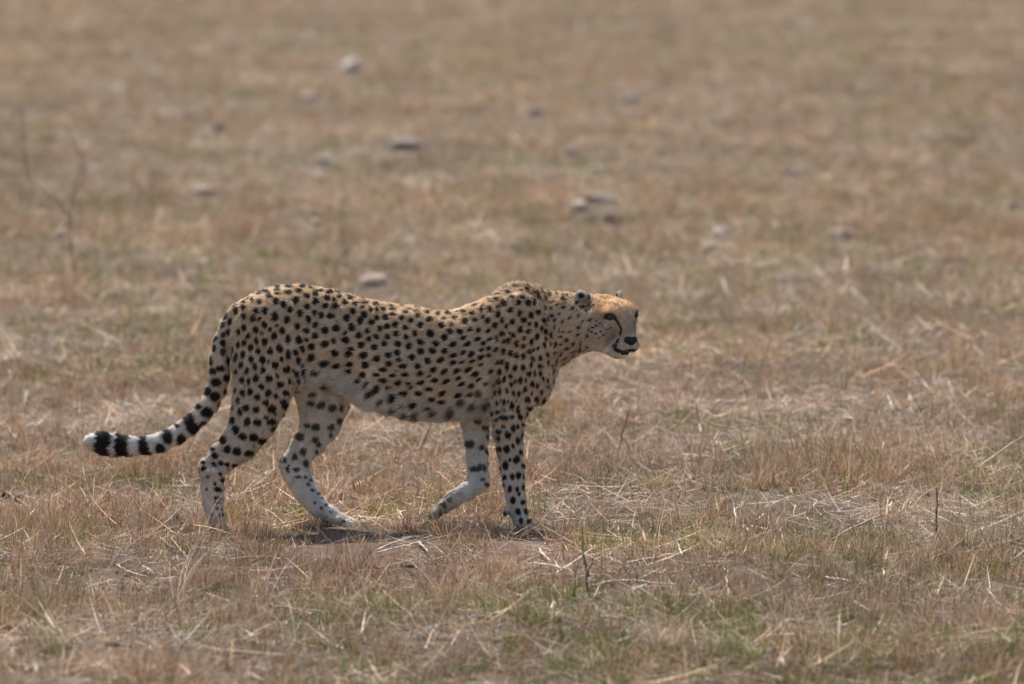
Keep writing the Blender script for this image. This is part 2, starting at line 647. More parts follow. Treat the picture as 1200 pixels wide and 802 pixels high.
V = laplace(laplace(V, .5), -.3)
V = laplace(laplace(V, .5), -.3)
VN0 = np.cross(V[F[:, 2]] - V[F[:, 0]], V[F[:, 3]] - V[F[:, 1]])
vn = np.zeros_like(V)
for c in range(3):
    for q in range(4):
        vn[:, c] += np.bincount(F[:, q], VN0[:, c], len(V))
vn /= np.linalg.norm(vn, axis=1, keepdims=True) + 1e-12
wtr = sstep(W(690, 400, 0)[0], W(640, 400, 0)[0], V[:, 0]) * sstep(.10, .3, V[:, 2])
V = V + vn * (wtr * ((fbm(V[:, 0] + V[:, 1] * .6, V[:, 2] + V[:, 1], .11, 13, 2) - .5) * .016 + (fbm(V[:, 0] * .6, V[:, 2] + V[:, 1], .028, 17, 2) - .5) * .0035))[:, None]
# folds (-) and ridges (+) under the coat, the same on both flanks: line of pixels, width px, depth mm
FOLDS = [([(589, 352), (585, 385), (579, 420), (576, 480)], 6, -5.5), ([(604, 346), (615, 378), (612, 415)], 9, 3.5), ([(596, 350), (600, 372)], 5, 2.5),
         ([(354, 448), (362, 415), (374, 380)], 7, -4.5), ([(318, 350), (336, 372)], 9, 4.0), ([(292, 472), (284, 425), (291, 385)], 6, -3.0),
         ([(628, 410), (622, 440), (612, 470)], 6, -3.0), ([(645, 360), (640, 400), (648, 425)], 6, -3.0), ([(330, 395), (345, 425), (338, 460)], 8, 3.0)]
FOLDS += [([(468 + 15 * k, 392), (461 + 15 * k, 430), (450 + 15 * k, 468)], 3.6, -2.0) for k in range(8)]
vpx = IMG_W / 2 + V[:, 0] / S
vpy = (W(600, 400, 0)[2] - V[:, 2]) / S + 400
side_w = sstep(.25, .6, np.abs(vn[:, 1]))
for line, wd_, mm in FOLDS:
    L3 = np.array([(x, y, 0) for x, y in line], float)
    m_ = (vpx > L3[:, 0].min() - 30) & (vpx < L3[:, 0].max() + 30) & (vpy > L3[:, 1].min() - 30) & (vpy < L3[:, 1].max() + 30)
    Q3 = np.stack([vpx[m_], vpy[m_], np.zeros(m_.sum())], 1)
    dd = np.full(len(Q3), 1e9)
    for a, b in zip(L3[:-1], L3[1:]):
        ab = b - a
        tt_ = np.clip(((Q3 - a) @ ab) / (ab @ ab), 0, 1)
        dd = np.minimum(dd, np.linalg.norm(Q3 - a - tt_[:, None] * ab, axis=1))
    V[m_] += vn[m_] * (mm * .001 * np.exp(-(dd / wd_) ** 2) * side_w[m_])[:, None]
A, B = V[F[:, 2]] - V[F[:, 0]], V[F[:, 3]] - V[F[:, 1]]
FN = np.cross(A, B)
VN = np.zeros_like(V)
for c in range(3):
    for q in range(4):
        VN[:, c] += np.bincount(F[:, q], FN[:, c], len(V))
VN /= np.linalg.norm(VN, axis=1, keepdims=True) + 1e-12

# which piece of the animal each vertex belongs to, and how its hair lies
REG = ['torso', 'neck', 'head', 'ear', 'near_hind', 'far_hind', 'near_fore', 'far_fore', 'tail']
best = np.full(len(V), 1e9)
VREG = np.zeros(len(V), int)
VFLOW = np.tile(np.array([-1.0, 0, -.25]), (len(V), 1))
VTAIL = np.zeros(len(V))
for p in prims:
    if p.cut and p.region != 'ear':
        continue
    m = np.all((V > p.lo) & (V < p.hi), axis=1)
    d, seg, tt = p.ev(V[m], True)
    if p.cut:
        d = np.abs(d)
    b = d < best[m]
    w = np.flatnonzero(m)[b]
    best[w] = d[b]
    VREG[w] = REG.index(p.region)
    if isinstance(p, Chain) and p.region not in ('head', 'neck'):
        fl = (p.J[1:] - p.J[:-1])[seg[b]]
        VFLOW[w] = fl / np.linalg.norm(fl, axis=1, keepdims=True)
        if p is TAIL:
            cen = p.J[seg[b]] + tt[b][:, None] * (p.J[1:] - p.J[:-1])[seg[b]]
            VTAIL[w] = project(cen)[:, 0]
    elif p.region in ('head', 'ear'):
        VFLOW[w] = -hf * 0.9 - hu * 0.3
    elif p.region == 'neck':
        VFLOW[w] = np.array([-.8, 0, -.5])
    else:
        VFLOW[w] = np.array([-1.0, 0, -.25])
is_ = {r: VREG == i for i, r in enumerate(REG)}
PX = project(V)


# ------------------------------------------------------------------ coat pattern
def spots_from(text, ox, oy, sc, tilt=0.0, dark=1.0, soft=0.0):
    o = []
    for t in text.split():
        v = [float(q) for q in t.split(',')]
        o.append((ox + v[0] / sc, oy + v[1] / sc, v[2] / sc * 1.03, (v[3] if len(v) > 3 else v[2]) / sc, tilt, dark, soft))
    return o


Z1 = """285,262,25,25 342,240,20,24 400,185,14,20 340,200,18,18 445,143,20,11 500,135,35,12 520,163,22,20 580,120,22,14 580,150,20,12 575,98,25,9
655,138,28,20 660,98,27,9 730,132,25,20 755,100,25,10 815,110,20,9 843,145,24,18 880,128,20,10 925,178,22,22 945,138,24,14 975,193,17,15 1012,168,20,15
1050,208,22,18 1090,180,22,12 1125,217,22,16 1175,243,18,12 1105,268,22,24 450,203,20,22 565,200,24,28 620,223,24,26 705,193,24,26 785,165,22,18
845,200,24,25 785,237,22,25 663,260,22,22 430,268,20,22 490,265,22,28 400,315,22,28 335,300,16,25 335,375,20,26 447,320,13,14 558,310,25,32 643,330,24,26
735,283,20,32 837,283,18,24 885,298,20,27 910,230,22,20 985,235,26,22 950,300,28,24 1060,315,22,30 1155,335,26,28 480,357,22,26 420,396,21,26 518,392,15,18
570,367,13,13 610,402,22,26 715,373,22,26 790,325,20,25 845,362,20,25 908,403,23,30 985,385,26,28 1098,380,24,32 1050,418,17,16 298,408,14,24 370,433,18,26
460,418,14,14 548,437,23,27 780,402,20,26 840,440,23,24 293,497,16,26 337,482,18,26 422,470,18,24 483,475,20,32 650,460,20,36 725,468,25,28 780,468,15,15
970,478,18,26 908,497,30,26 1055,470,30,26 1148,437,24,26 383,517,20,26 435,540,20,24 520,543,22,28 585,523,24,33 815,515,25,28 750,530,20,27 703,553,18,25
328,565,18,26 385,597,20,28 465,603,25,30 597,600,14,22 648,565,22,36 975,560,26,26 1090,535,22,20 1075,570,26,26 1165,505,28,25 720,610,20,28 813,590,28,28
553,638,26,30 317,640,16,26 410,650,18,26 505,613,10,15 755,642,16,18 905,632,40,20 993,652,28,20 1083,640,24,24 1180,575,30,24 283,685,14,20 357,680,17,27
470,675,20,24 635,670,27,28 680,678,11,14 706,700,18,28 768,686,20,26 420,733,23,30 325,745,17,28 370,757,16,26 510,735,24,27 566,714,17,18 590,775,28,24
657,752,15,22 715,750,14,18 775,745,20,18 843,690,30,18 1075,690,22,18 1170,715,22,24
165,660,28,26 115,685,20,22 145,580,24,24 200,555,24,27 235,600,20,18 190,490,24,25 140,510,12,20 185,425,18,30 230,415,18,26 240,340,18,27 205,340,16,16 240,285,14,20"""
Z5 = """415,25,17,26 345,25,14,18 480,75,24,27 388,88,17,28 430,97,16,26 570,77,22,26 627,55,17,18 517,135,23,24 440,170,20,26 388,180,18,26 492,207,23,26
565,180,24,26 650,117,28,26 715,95,15,22 690,178,25,22 615,200,18,20 550,247,22,24 355,230,16,26 770,90,18,18 765,155,22,20 340,435,25,33 420,380,26,30
490,385,30,26 390,487,28,30 465,490,33,30 525,515,30,24 590,380,36,27 605,430,30,22 690,270,34,25 590,285,33,28 485,295,27,24 412,283,24,27 370,310,18,27
320,370,20,32 250,505,26,36 285,575,26,32 350,590,32,30 432,602,33,23 195,620,26,24 180,578,15,18 235,673,18,22 190,685,18,21 278,682,21,16 335,690,26,14
115,710,21,18 110,670,18,14 668,238,24,20 685,335,20,27 553,350,18,14 610,320,15,13"""
Z5F = """860,250,32,20 935,262,30,28 1010,283,33,27 1075,283,18,26 1135,280,10,24 1065,372,22,24 1005,418,26,25 898,418,29,29 838,405,24,16 790,487,34,30
898,507,24,25 920,542,20,24 1003,475,16,20 812,592,24,30 755,630,20,26 680,650,16,24 830,675,22,27 908,595,12,16 765,720,24,18 775,772,22,12 825,772,14,12
870,190,30,16 905,105,30,24 990,130,28,22"""
Z6 = """228,272,15,13 250,312,26,18 210,380,28,20 190,340,12,14 208,440,24,16 205,472,18,12 205,512,11,10 230,520,10,12 238,560,21,17 265,620,11,11"""
Z6F = """860,315,12,12 843,345,16,12 875,385,17,12 915,410,12,12 940,440,10,11 890,475,10,11 935,510,11,12 965,490,10,9 1000,540,12,9 965,610,24,15 1090,610,16,18"""
Z2 = """55,212,22,10 130,222,20,11 38,243,18,11 92,262,17,18 137,263,15,17 182,258,20,18 250,258,25,10 250,288,22,13 343,277,22,14 45,295,22,24 138,315,20,20
200,310,25,22 310,315,22,18 422,300,22,15 490,283,20,10 570,290,20,13 637,285,20,14 417,270,20,7 375,333,22,20 505,327,23,20 610,320,15,12 683,313,20,17
745,267,20,17 808,285,18,15 870,258,14,20 20,340,22,24 100,345,22,26 157,390,18,26 208,375,24,22 267,363,25,24 338,385,20,22 440,365,22,24 590,365,25,25
663,365,20,18 755,340,24,24 825,330,18,16 880,305,14,14 935,257,18,28 985,290,17,25 70,403,17,24 272,427,22,22 405,425,20,24 512,425,28,28 650,410,22,22
720,415,24,22 915,333,20,24 965,367,20,24 1015,330,15,26 15,437,20,26 80,465,18,20 132,447,22,20 213,447,18,24 340,450,20,22
28,505,27,26 118,523,26,24 188,498,22,22 285,497,24,24 363,512,25,22 443,487,27,24 547,493,26,21 38,577,27,24 217,577,25,22 280,557,25,24 443,550,26,22
527,545,28,22 612,545,25,20 135,600,27,24 293,607,20,16 383,593,25,25 493,615,25,25 53,645,30,26 222,637,25,22 318,652,32,20 425,655,26,22
183,678,32,17 127,712,26,15 243,718,26,14 335,713,30,17 440,703,26,20 38,715,24,22 177,750,30,18 283,772,30,18 357,773,22,12
982,185,20,15 935,160,20,10 1030,210,22,20 1070,150,22,20 1075,260,20,26 1130,208,18,20 1138,280,18,24 1088,340,18,24 1143,395,20,26 1165,328,20,22 1150,135,17,15"""
Z2T = """790,395,20,17 850,400,22,17 607,453,26,22 743,455,25,17 915,405,20,15 670,500,27,22 770,497,27,18 843,463,26,15 883,490,22,17 928,462,20,13 743,555,22,16
797,570,30,20 868,540,20,12 920,527,22,14 583,607,29,22 675,577,28,18 670,630,28,18 733,625,20,10 803,617,22,13 865,588,28,17 533,675,29,19 610,690,28,20
698,685,30,19 775,675,30,18 862,640,20,11 540,750,29,18 620,760,32,16 710,735,23,15 823,705,30,18 730,777,27,16 850,745,22,14"""
Z7 = """170,47,28,26 345,38,27,20 438,52,32,20 300,78,32,17 245,112,26,17 160,117,24,24 363,120,27,15 455,115,30,18 385,88,18,7 297,153,30,17 400,175,30,17
480,175,22,13 335,203,22,14 495,202,18,10 622,217,28,16 443,243,27,20 545,247,28,18 640,285,26,18 712,305,28,17 520,323,28,19
622,347,23,18 60,37,22,22 58,92,20,17 440,322,14,14 120,157,20,20"""
Z7T = """547,55,26,20 655,75,29,20 728,90,29,20 820,85,30,18 895,77,28,17 560,105,28,19 625,123,20,9 940,105,30,18 830,138,24,15 660,150,29,17 740,160,30,17
562,168,30,17 850,180,29,16 915,190,24,17 968,145,22,18 715,245,31,17 825,258,28,19"""
Z7D = """185,180,15,25 258,212,24,32 220,245,17,26 370,275,24,30 290,300,20,32"""
Z7S = """935,335,30,27 780,375,33,36 845,310,30,25 660,380,27,20 540,395,21,27 470,390,21,27 380,355,20,28 435,415,15,24 1015,325,22,20 965,245,24,24"""
Z7F = """958,440,30,20 1008,485,26,24 1025,548,12,24 900,598,38,30 985,620,20,22 1018,648,12,24 930,775,30,21 975,750,18,18 1003,765,15,24"""
Z3 = """113,152,22,20 193,135,20,15 240,125,17,12 255,163,14,15 310,175,16,20 345,130,10,12 370,187,12,18 400,165,18,12 450,160,10,14 495,185,12,20 72,212,22,19
172,207,18,20 238,213,20,26 280,212,14,18 118,260,22,26 182,280,20,26 258,298,20,24 308,278,18,22 208,328,19,22 22,292,18,26 58,332,17,27 130,340,18,26
90,372,14,22 185,397,20,28 242,407,19,22 293,363,15,22 245,357,14,16 348,335,17,20 358,245,10,20 400,245,10,14 380,325,10,16 425,325,10,18 330,385,12,18
357,410,13,20 58,425,18,22 108,420,14,14 135,435,18,22 300,443,17,24 210,457,13,17 102,475,17,22 68,478,11,16 20,460,14,25 160,493,19,26 260,478,16,22
208,507,17,21 347,498,13,18 357,455,11,14 395,432,14,22 420,375,8,17 455,400,8,16 485,412,8,12 462,447,15,10 392,495,10,17 430,500,12,22 115,563,19,24
67,550,15,26 155,578,17,25 205,583,18,24 245,550,16,18 273,537,12,16 305,525,12,16 368,565,15,20 320,592,15,20 265,597,14,18 258,637,14,18 318,648,19,17
90,650,16,30 58,625,13,20 28,625,12,22 143,660,17,25 198,660,18,22 237,700,17,22 280,695,14,18 320,700,15,18 35,690,15,22 110,715,14,20 68,740,14,26
180,745,18,24 145,755,12,20 262,770,17,24 115,775,16,22 30,755,14,24 215,745,11,14 370,745,10,14 338,738,10,16 370,785,14,10 300,785,16,16 515,525,15,14
555,492,13,14 470,565,9,14 440,605,10,14 600,530,14,17 605,483,10,10 650,520,8,8 512,580,7,14 650,440,9,12 585,430,12,10 425,555,20,8
372,625,8,18 398,640,7,14"""
Z3H = """608,158,24,17 665,165,14,20 680,415,10,8 710,425,10,8 745,410,9,8 762,432,7,7 733,455,6,6 775,468,6,6 690,385,14,7 715,372,12,7 740,352,10,6 660,400,9,9"""
ZC = """290,205,17,28 355,205,18,26 400,250,18,25 447,240,15,18 492,250,17,22 260,262,13,22 215,292,14,26 172,240,17,26 170,305,14,22 332,298,20,28 292,312,13,20
375,303,12,14 262,330,16,27 425,325,17,28 372,372,17,28 465,353,15,22 232,380,14,22 285,405,15,27 325,403,15,25 510,290,10,18 550,300,8,16 545,342,16,8
503,392,16,16 422,400,11,14 175,385,14,30 140,395,9,24 155,475,12,22 180,460,6,16 210,470,14,24 237,465,12,18 305,460,10,14 210,592,43,20 150,612,18,13
270,587,20,17 162,547,20,17 205,530,17,10 332,585,20,30 270,500,20,33 318,530,15,33 395,560,22,17 408,518,27,20 390,450,27,25 458,445,21,23 525,462,17,27
165,705,23,23 200,660,17,13 235,730,27,33 275,675,23,33 310,660,13,27 345,735,17,33 348,645,11,18 310,775,20,31"""
Z8 = """570,95,18,21 620,95,27,30 550,110,9,18 662,70,13,20 717,115,13,24 688,168,24,33 613,208,21,34 643,170,10,15 732,210,12,20 577,235,9,18 605,295,16,22
660,290,16,27 702,280,20,30 740,285,9,24 643,375,15,27 695,378,13,20 735,362,11,24 708,412,11,18 665,455,21,26 700,535,22,24 735,470,18,20 755,530,15,24
720,600,18,24 775,610,18,24"""
Z8F = """480,345,18,18 455,310,18,12 425,235,30,20"""
ZT = """820,430,46,44 790,380,40,40 795,340,28,22 735,505,33,40 640,490,39,54 590,570,35,34 915,315,43,36 855,275,26,24 970,205,39,33 920,170,30,30 1045,170,20,20
980,105,39,30 1050,75,24,24 955,25,27,27 1005,10,28,26 710,415,16,16"""
TR = (spots_from(Z1, 230, 320, 5.985) + spots_from(Z5, 220, 430, 5.985) + spots_from(Z6, 220, 510, 5.985)
      + spots_from(Z2, 420, 320, 5.985) + spots_from(Z2T, 420, 320, 5.985, .45) + spots_from(Z7, 400, 420, 5.985) + spots_from(Z7T, 400, 420, 5.985, .4)
      + spots_from(Z7D, 400, 420, 5.985, -.35) + spots_from(Z7S, 400, 420, 5.985, 0, .85, .35) + spots_from(Z3, 580, 320, 5.985) + spots_from(Z3H, 580, 320, 5.985)
      + spots_from(ZC, 560, 400, 6.686) + spots_from(Z8, 490, 510, 5.985))
TRF = (spots_from(Z5F, 220, 430, 5.985, 0, .9, .15) + spots_from(Z6F, 220, 510, 5.985, 0, .9, .15) + spots_from(Z7F, 400, 420, 5.985, 0, .9, .15) + spots_from(Z8F, 490, 510, 5.985, 0, .9, .15))
TRT = spots_from(ZT, 90, 430, 5.985, 0, 1, .1)
order = np.argsort(V[:, 0])
VX = V[order, 0]


def win(x, r):
    return order[np.searchsorted(VX, x - r):np.searchsorted(VX, x + r)]


near_ok = np.isin(VREG, [REG.index(r) for r in ('torso', 'neck', 'head', 'ear', 'near_hind', 'near_fore')])
far_ok = np.isin(VREG, [REG.index(r) for r in ('far_hind', 'far_fore')])
facing = ((CAM - V) * VN).sum(1) > 0


def surf(px, py, ok):
    """vertex of the near surface that the photo shows at a pixel"""
    w = win(W(px, py, 0)[0], 6 * S)
    w = w[ok[w] & facing[w]]
    if not len(w):
        return None
    e = np.hypot(PX[w, 0] - px, PX[w, 1] - py)
    g = w[e < 2.2]
    if len(g):
        return g[np.argmin(PX[g, 2])]
    return w[np.argmin(e)] if e.min() < 5 else None


# each spot: centre, normal, long axis, radii, dark, soft, phase, picture ellipse (or None)
SPOTS = []
taken = []
ALL_OK = {0: near_ok, 1: far_ok, 2: is_['tail']}
for grp, lst in enumerate((TR, TRF, TRT)):
    for (x, y, rx, ry, tl, dk, sf) in lst:
        if grp == 0 and any(g == 0 and abs(x - q[0]) + abs(y - q[1]) < 0.42 * (rx + ry + .4 * q[2]) for q, g in taken):
            continue
        i = surf(x, y, ALL_OK[grp])
        if i is None:
            continue
        taken.append(((x, y, max(rx, ry)), grp))
        SPOTS.append(dict(c=V[i], n=VN[i], r=max(rx, ry) * S, el=(x, y, rx, ry, tl), dk=dk, sf=sf, ph=rnd.random() * 6.28, i=i))
n_traced = len(SPOTS)

# spacing and size for the parts of the coat the photograph does not show
top = V[:, 2]
xpx = PX[:, 0]
spc = np.full(len(V), 15.0)
rad = np.full(len(V), 4.2)
asp = np.full(len(V), 1.15)
m = is_['torso'] & (xpx > 400)
spc[m], rad[m], asp[m] = 14.0, 3.8, 1.3
m = is_['torso'] & (xpx > 565)
spc[m], rad[m], asp[m] = 11.0, 3.2, 1.15
m = is_['near_fore'] | is_['far_fore']
spc[m], rad[m] = 11.5, 3.3
m = is_['neck']
spc[m], rad[m] = 9.0, 2.4
m = is_['head']
spc[m], rad[m] = 4.6, 1.0
m = (is_['near_hind'] | is_['far_hind']) & (V[:, 2] < .2)
spc[m], rad[m] = 12.0, 2.6
m = is_['tail']
spc[m], rad[m] = 13.0, 4.6
zt = np.interp(V[:, 0], prims[0].x, prims[0].zt)
zb = np.interp(V[:, 0], prims[0].x, prims[0].zb)
trunk = is_['torso']
hgt = np.clip((V[:, 2] - zb) / (zt - zb + 1e-6), 0, 1)
belly = np.where(trunk, np.clip((0.21 + .09 * sstep(520, 430, xpx) - hgt) / 0.14, 0, 1), 0)
belly *= sstep(612, 585, xpx)
inner = np.where((is_['near_hind'] | is_['near_fore']), np.clip(VN[:, 1] * 2, 0, 1), 0)
inner = np.where((is_['far_hind'] | is_['far_fore']), np.clip(-VN[:, 1] * 2, 0, 1), inner)
QH = (V - HEAD_O) @ HEADF.T / S           # head coordinates in pixels
headm = is_['head'] | is_['ear']
forbid = (belly > .3) | is_['ear'] | (is_['tail'] & (VTAIL < 214)) | ((inner > .4) & (V[:, 2] > .15))
forbid |= is_['head'] & ((QH[:, 0] > 31) | (QH[:, 2] < -6))
forbid |= (V[:, 2] < .12) & ((is_['near_hind'] | is_['far_hind']) & (rng.random(len(V)) < .7))
forbid |= facing & far_ok
alive = ~forbid
# keep clear of the traced spots
for s_ in SPOTS:
    w = win(s_['c'][0], .06)
    d = np.linalg.norm(V[w] - s_['c'], axis=1)
    alive[w[(d < (spc[w] * .62) * S + s_['r'] * .6) & (VN[w] @ s_['n'] > -.2)]] = False
cand = np.flatnonzero(alive)
rng.shuffle(cand)
for i in cand:
    if not alive[i]:
        continue
    w = win(V[i, 0], spc[i] * S)
    d = np.linalg.norm(V[w] - V[i], axis=1)
    alive[w[(d < spc[i] * S * rng.uniform(.82, 1.0)) & (VN[w] @ VN[i] > -.2)]] = False
    if facing[i] and not headm[i] and not is_['tail'][i] and not is_['neck'][i] and VN[i, 2] < .55 and rng.random() < .4:
        continue
    r = rad[i] * rng.uniform(.72, 1.15) * S
    fl = VFLOW[i] - VN[i] * (VFLOW[i] @ VN[i])
    fl /= np.linalg.norm(fl) + 1e-9
    a = asp[i] * rng.uniform(.9, 1.2)
    SPOTS.append(dict(c=V[i], n=VN[i], r=r * math.sqrt(a), u=fl, ru=r * math.sqrt(a), rv=r / math.sqrt(a), dk=.95 if not headm[i] else rng.uniform(.55, .9),
                      sf=.05, ph=rnd.random() * 6.28, i=i, el=None))
# faint small ticks between the spots
occ = np.zeros(len(V), bool)
for s_ in SPOTS:
    w = win(s_['c'][0], .03)
    occ[w[np.linalg.norm(V[w] - s_['c'], axis=1) < s_['r'] + 3.0 * S]] = True
free = np.flatnonzero(~occ & ~forbid & (belly < .1) & ~headm & ~is_['tail'] & (V[:, 2] > .2))
for i in rng.choice(free, min(len(free), 120), replace=False):
    if occ[i]:
        continue
    w = win(V[i, 0], .02)
    occ[w[np.linalg.norm(V[w] - V[i], axis=1) < 7 * S]] = True
    fl = VFLOW[i] - VN[i] * (VFLOW[i] @ VN[i])
    fl /= np.linalg.norm(fl) + 1e-9
    r = rng.uniform(1.1, 2.0) * S
    SPOTS.append(dict(c=V[i], n=VN[i], r=r, u=fl, ru=r, rv=r, dk=rng.uniform(.4, .8), sf=.2, ph=0, i=i, el=None))


def face_line(pts):
    out = []
    for x, y in pts:
        i = surf(x, y, headm)
        if i is not None:
            out.append(QH[i])
    return np.array(out)


TEAR = face_line([(719, 373), (722.5, 377), (725, 382), (726.6, 387), (725.6, 392), (723, 397), (721, 401), (719.5, 404), (719, 407)])
LIP = face_line([(717, 405.5), (718.5, 409.5), (721, 413), (726, 415), (731, 416), (736, 415), (739, 413.5)])
LOWLIP = face_line([(722, 412), (728, 413.8), (734, 413.3), (736, 412.5)])
UPLID = face_line([(709, 371.5), (712, 370), (716, 369.5), (720, 372)])


def seg_dist(Q, L):
    d = np.full(len(Q), 1e9)
    for a, b in zip(L[:-1], L[1:]):
        ab = b - a
        t = np.clip(((Q - a) @ ab) / (ab @ ab + 1e-9), 0, 1)
        d = np.minimum(d, np.linalg.norm(Q - a - t[:, None] * ab, axis=1))
    return d


def lerp(a, b, t):
    return a + (np.array(b) - a) * t[:, None]


DARK = np.array([.032, .022, .017])
GOLD, TAN, PALE, WHITE = np.array([.86, .60, .365]), np.array([.80, .61, .44]), np.array([.82, .69, .55]), np.array([.90, .86, .80])
CROWN = np.array([.82, .505, .25])


def coat(P, Nr, reg, hg, bl, inn, tailx):
    """base colour and spot darkness at points of the skin"""
    n = len(P)
    R = lambda *k: np.isin(reg, [REG.index(q) for q in k])
    px = project(P)
    nz = (fbm(P[:, 0] * 1 + P[:, 1], P[:, 2] + P[:, 1] * .7, .05, 3, 3) - .5)
    dors = sstep(.62, .93, hg + nz * .25)
    c = np.tile(TAN, (n, 1))
    c = lerp(c, GOLD, np.where(R('torso'), dors, 0))
    c = lerp(c, PALE, np.where(R('torso'), sstep(.45, .12, hg + nz * .2) * .75, 0))
    c = lerp(c, WHITE, bl)
    # thigh and shoulder keep the flank colour, running to pale legs
    legs = R('near_hind', 'far_hind', 'near_fore', 'far_fore')
    topz = np.where(legs, sstep(.46, .72, P[:, 2]), 0)
    c = lerp(c, GOLD, topz * .85)
    c = lerp(c, PALE, np.where(legs, sstep(.46, .25, P[:, 2]) * .8, 0))
    c = lerp(c, WHITE, np.where(legs, sstep(.34, .12, P[:, 2]) * np.where(R('far_hind', 'far_fore'), .6, .22), 0))
    c = lerp(c, WHITE, np.where(legs, inn * .55, 0))
    c = lerp(c, WHITE, np.where(legs, sstep(.07, .02, P[:, 2]) * .5, 0))
    # tail
    tl = R('tail')
    c = lerp(c, PALE, np.where(tl, sstep(275, 240, tailx), 0))
    c = lerp(c, WHITE, np.where(tl, sstep(235, 190, tailx) * .85, 0))
    under = np.where(tl, sstep(-.1, -.8, Nr[:, 2]), 0)
    c = lerp(c, WHITE, under * .7)
    # neck: gold nape, pale throat
    nk = R('neck')
    nz2 = np.clip((P[:, 2] - np.interp(px[:, 0], [600, 700], [.58, .58])) / .17, 0, 1)
    c = lerp(c, GOLD, np.where(nk, .35 + .65 * sstep(.5, .95, nz2), 0))
    c = lerp(c, PALE, np.where(nk, sstep(.22, 0, nz2) * .7, 0))
    # head
    hd = R('head')
    Q = (P - HEAD_O) @ HEADF.T / S
    hdc = lerp(np.tile([.62, .475, .35], (n, 1)), CROWN, sstep(-4, 9, Q[:, 2] + nz * 16 - .42 * np.clip(Q[:, 0] - 8, 0, 30)))
    hdc = lerp(hdc, np.array([.49, .355, .245]), sstep(24, 34, Q[:, 0]) * sstep(14, 2, Q[:, 2]))
    hdc = lerp(hdc, WHITE, sstep(-16, -34, Q[:, 2] + nz * 8) * .7)
    hdc = lerp(hdc, np.array([.55, .43, .325]), sstep(30, 38, Q[:, 0]) * sstep(-6, -16, Q[:, 2]) * sstep(-34, -29, Q[:, 2]) * .8)
    es = np.minimum(np.linalg.norm(Q - [31, -21, 2], axis=1), np.linalg.norm(Q - [31, 21, 2], axis=1))
    hdc = lerp(hdc, WHITE, sstep(8, 5, es) * .2)
    hdc = hdc * (1 + (fbm(P[:, 0] + P[:, 1] * .6, P[:, 2] + P[:, 1] * .8, .009, 55, 3) - .5)[:, None] * np.array([.5, .55, .6]))
    c = np.where(hd[:, None], hdc, c)
    # ears: pale rim, hollow coloured darker as painted shade, black patch behind
    er = R('ear')
    ec = np.tile(np.array([.74, .64, .52]), (n, 1))
    back = np.zeros(n)
    for s in (-1, 1):
        Fm, en, eu = ear_frame(s)
        q = Q - EAR_C * [1, s, 1] + np.array([0, 0, 4.5 if s > 0 else 0])
        up, nn = q @ eu, Nr @ (en[0] * hf + en[1] * hl + en[2] * hu)
        near = np.sign(Q[:, 1]) == s
        back = np.maximum(back, near * (nn < -.1) * sstep(14, 10, up) * sstep(-12, -6, up))
        ec = lerp(ec, np.array([.42, .32, .25]), near * (nn > .25) * sstep(8, -2, up) * .85)
    c = np.where(er[:, None], ec, c)
    dk = back * er * .95
    # tail rings
    ring = np.zeros(n)
    wob = (fbm(P[:, 1] * 3, P[:, 2] * 2, .03, 8, 2) - .5) * 7
    for a, b in ((115.5, 132), (137, 152), (162.5, 174.5)):
        ring = np.maximum(ring, sstep(a - 1.2, a + 1.2, tailx + wob) * sstep(b + 1.2, b - 1.2, tailx + wob))
    dk = np.maximum(dk, np.where(tl, ring, 0))
    # face marks, the same on both sides
    Qm = Q * [1, -1, 1]
    for QQ in (Q, Qm):
        wd = 1.7 + .9 * sstep(-6, -24, QQ[:, 2])
        dk = np.maximum(dk, hd * sstep(wd + .5, wd - .9, seg_dist(QQ, TEAR)) * .96)
        dk = np.maximum(dk, hd * sstep(3.1, 2.0, seg_dist(QQ, LIP)))
        dk = np.maximum(dk, hd * sstep(2.0, .9, seg_dist(QQ, UPLID)) * .9)
        dk = np.maximum(dk, hd * sstep(3.3, 2.3, seg_dist(QQ, LOWLIP)))
    for s in (-1, 1):
        e = np.linalg.norm((Q - [32, 21.5 * s, 9.4]) * [.75, .8, 1.45], axis=1)
        dk = np.maximum(dk, hd * sstep(6.6, 5.0, e) * .93)
    for s in (-1, 1):
        for a_, b_ in ((40, -18.5), (44, -19), (38.5, -22.5), (42.5, -23.5), (36.5, -26.5), (41, -27.5)):
            e = np.hypot(Q[:, 0] - a_, Q[:, 2] - b_)
            dk = np.maximum(dk, hd * (Q[:, 1] * s > 5) * sstep(1.1, .5, e) * .5)
    # dusty feet and dark toe gaps
    foot = legs * sstep(.085, .015, P[:, 2])
    c = lerp(c, np.array([.42, .31, .22]), foot * (.12 + 1.0 * np.clip(nz + .06, 0, .5)))
    ff = R('far_fore')
    pv = sstep(552, 515, px[:, 0]) * ff
    c = lerp(c, np.array([.50, .40, .31]), pv * .8)
    dk = np.maximum(dk, pv * sstep(.05, .16, fbm(P[:, 0] * 1.0, P[:, 2] + P[:, 1] * 2, .022, 33, 2) - .5) * .75)
    dk = np.maximum(dk, ff * sstep(512, 504, px[:, 0]) * .55)
    # spots
    o = np.argsort(P[:, 0])
    xs = P[o, 0]
    sp = np.zeros(n)
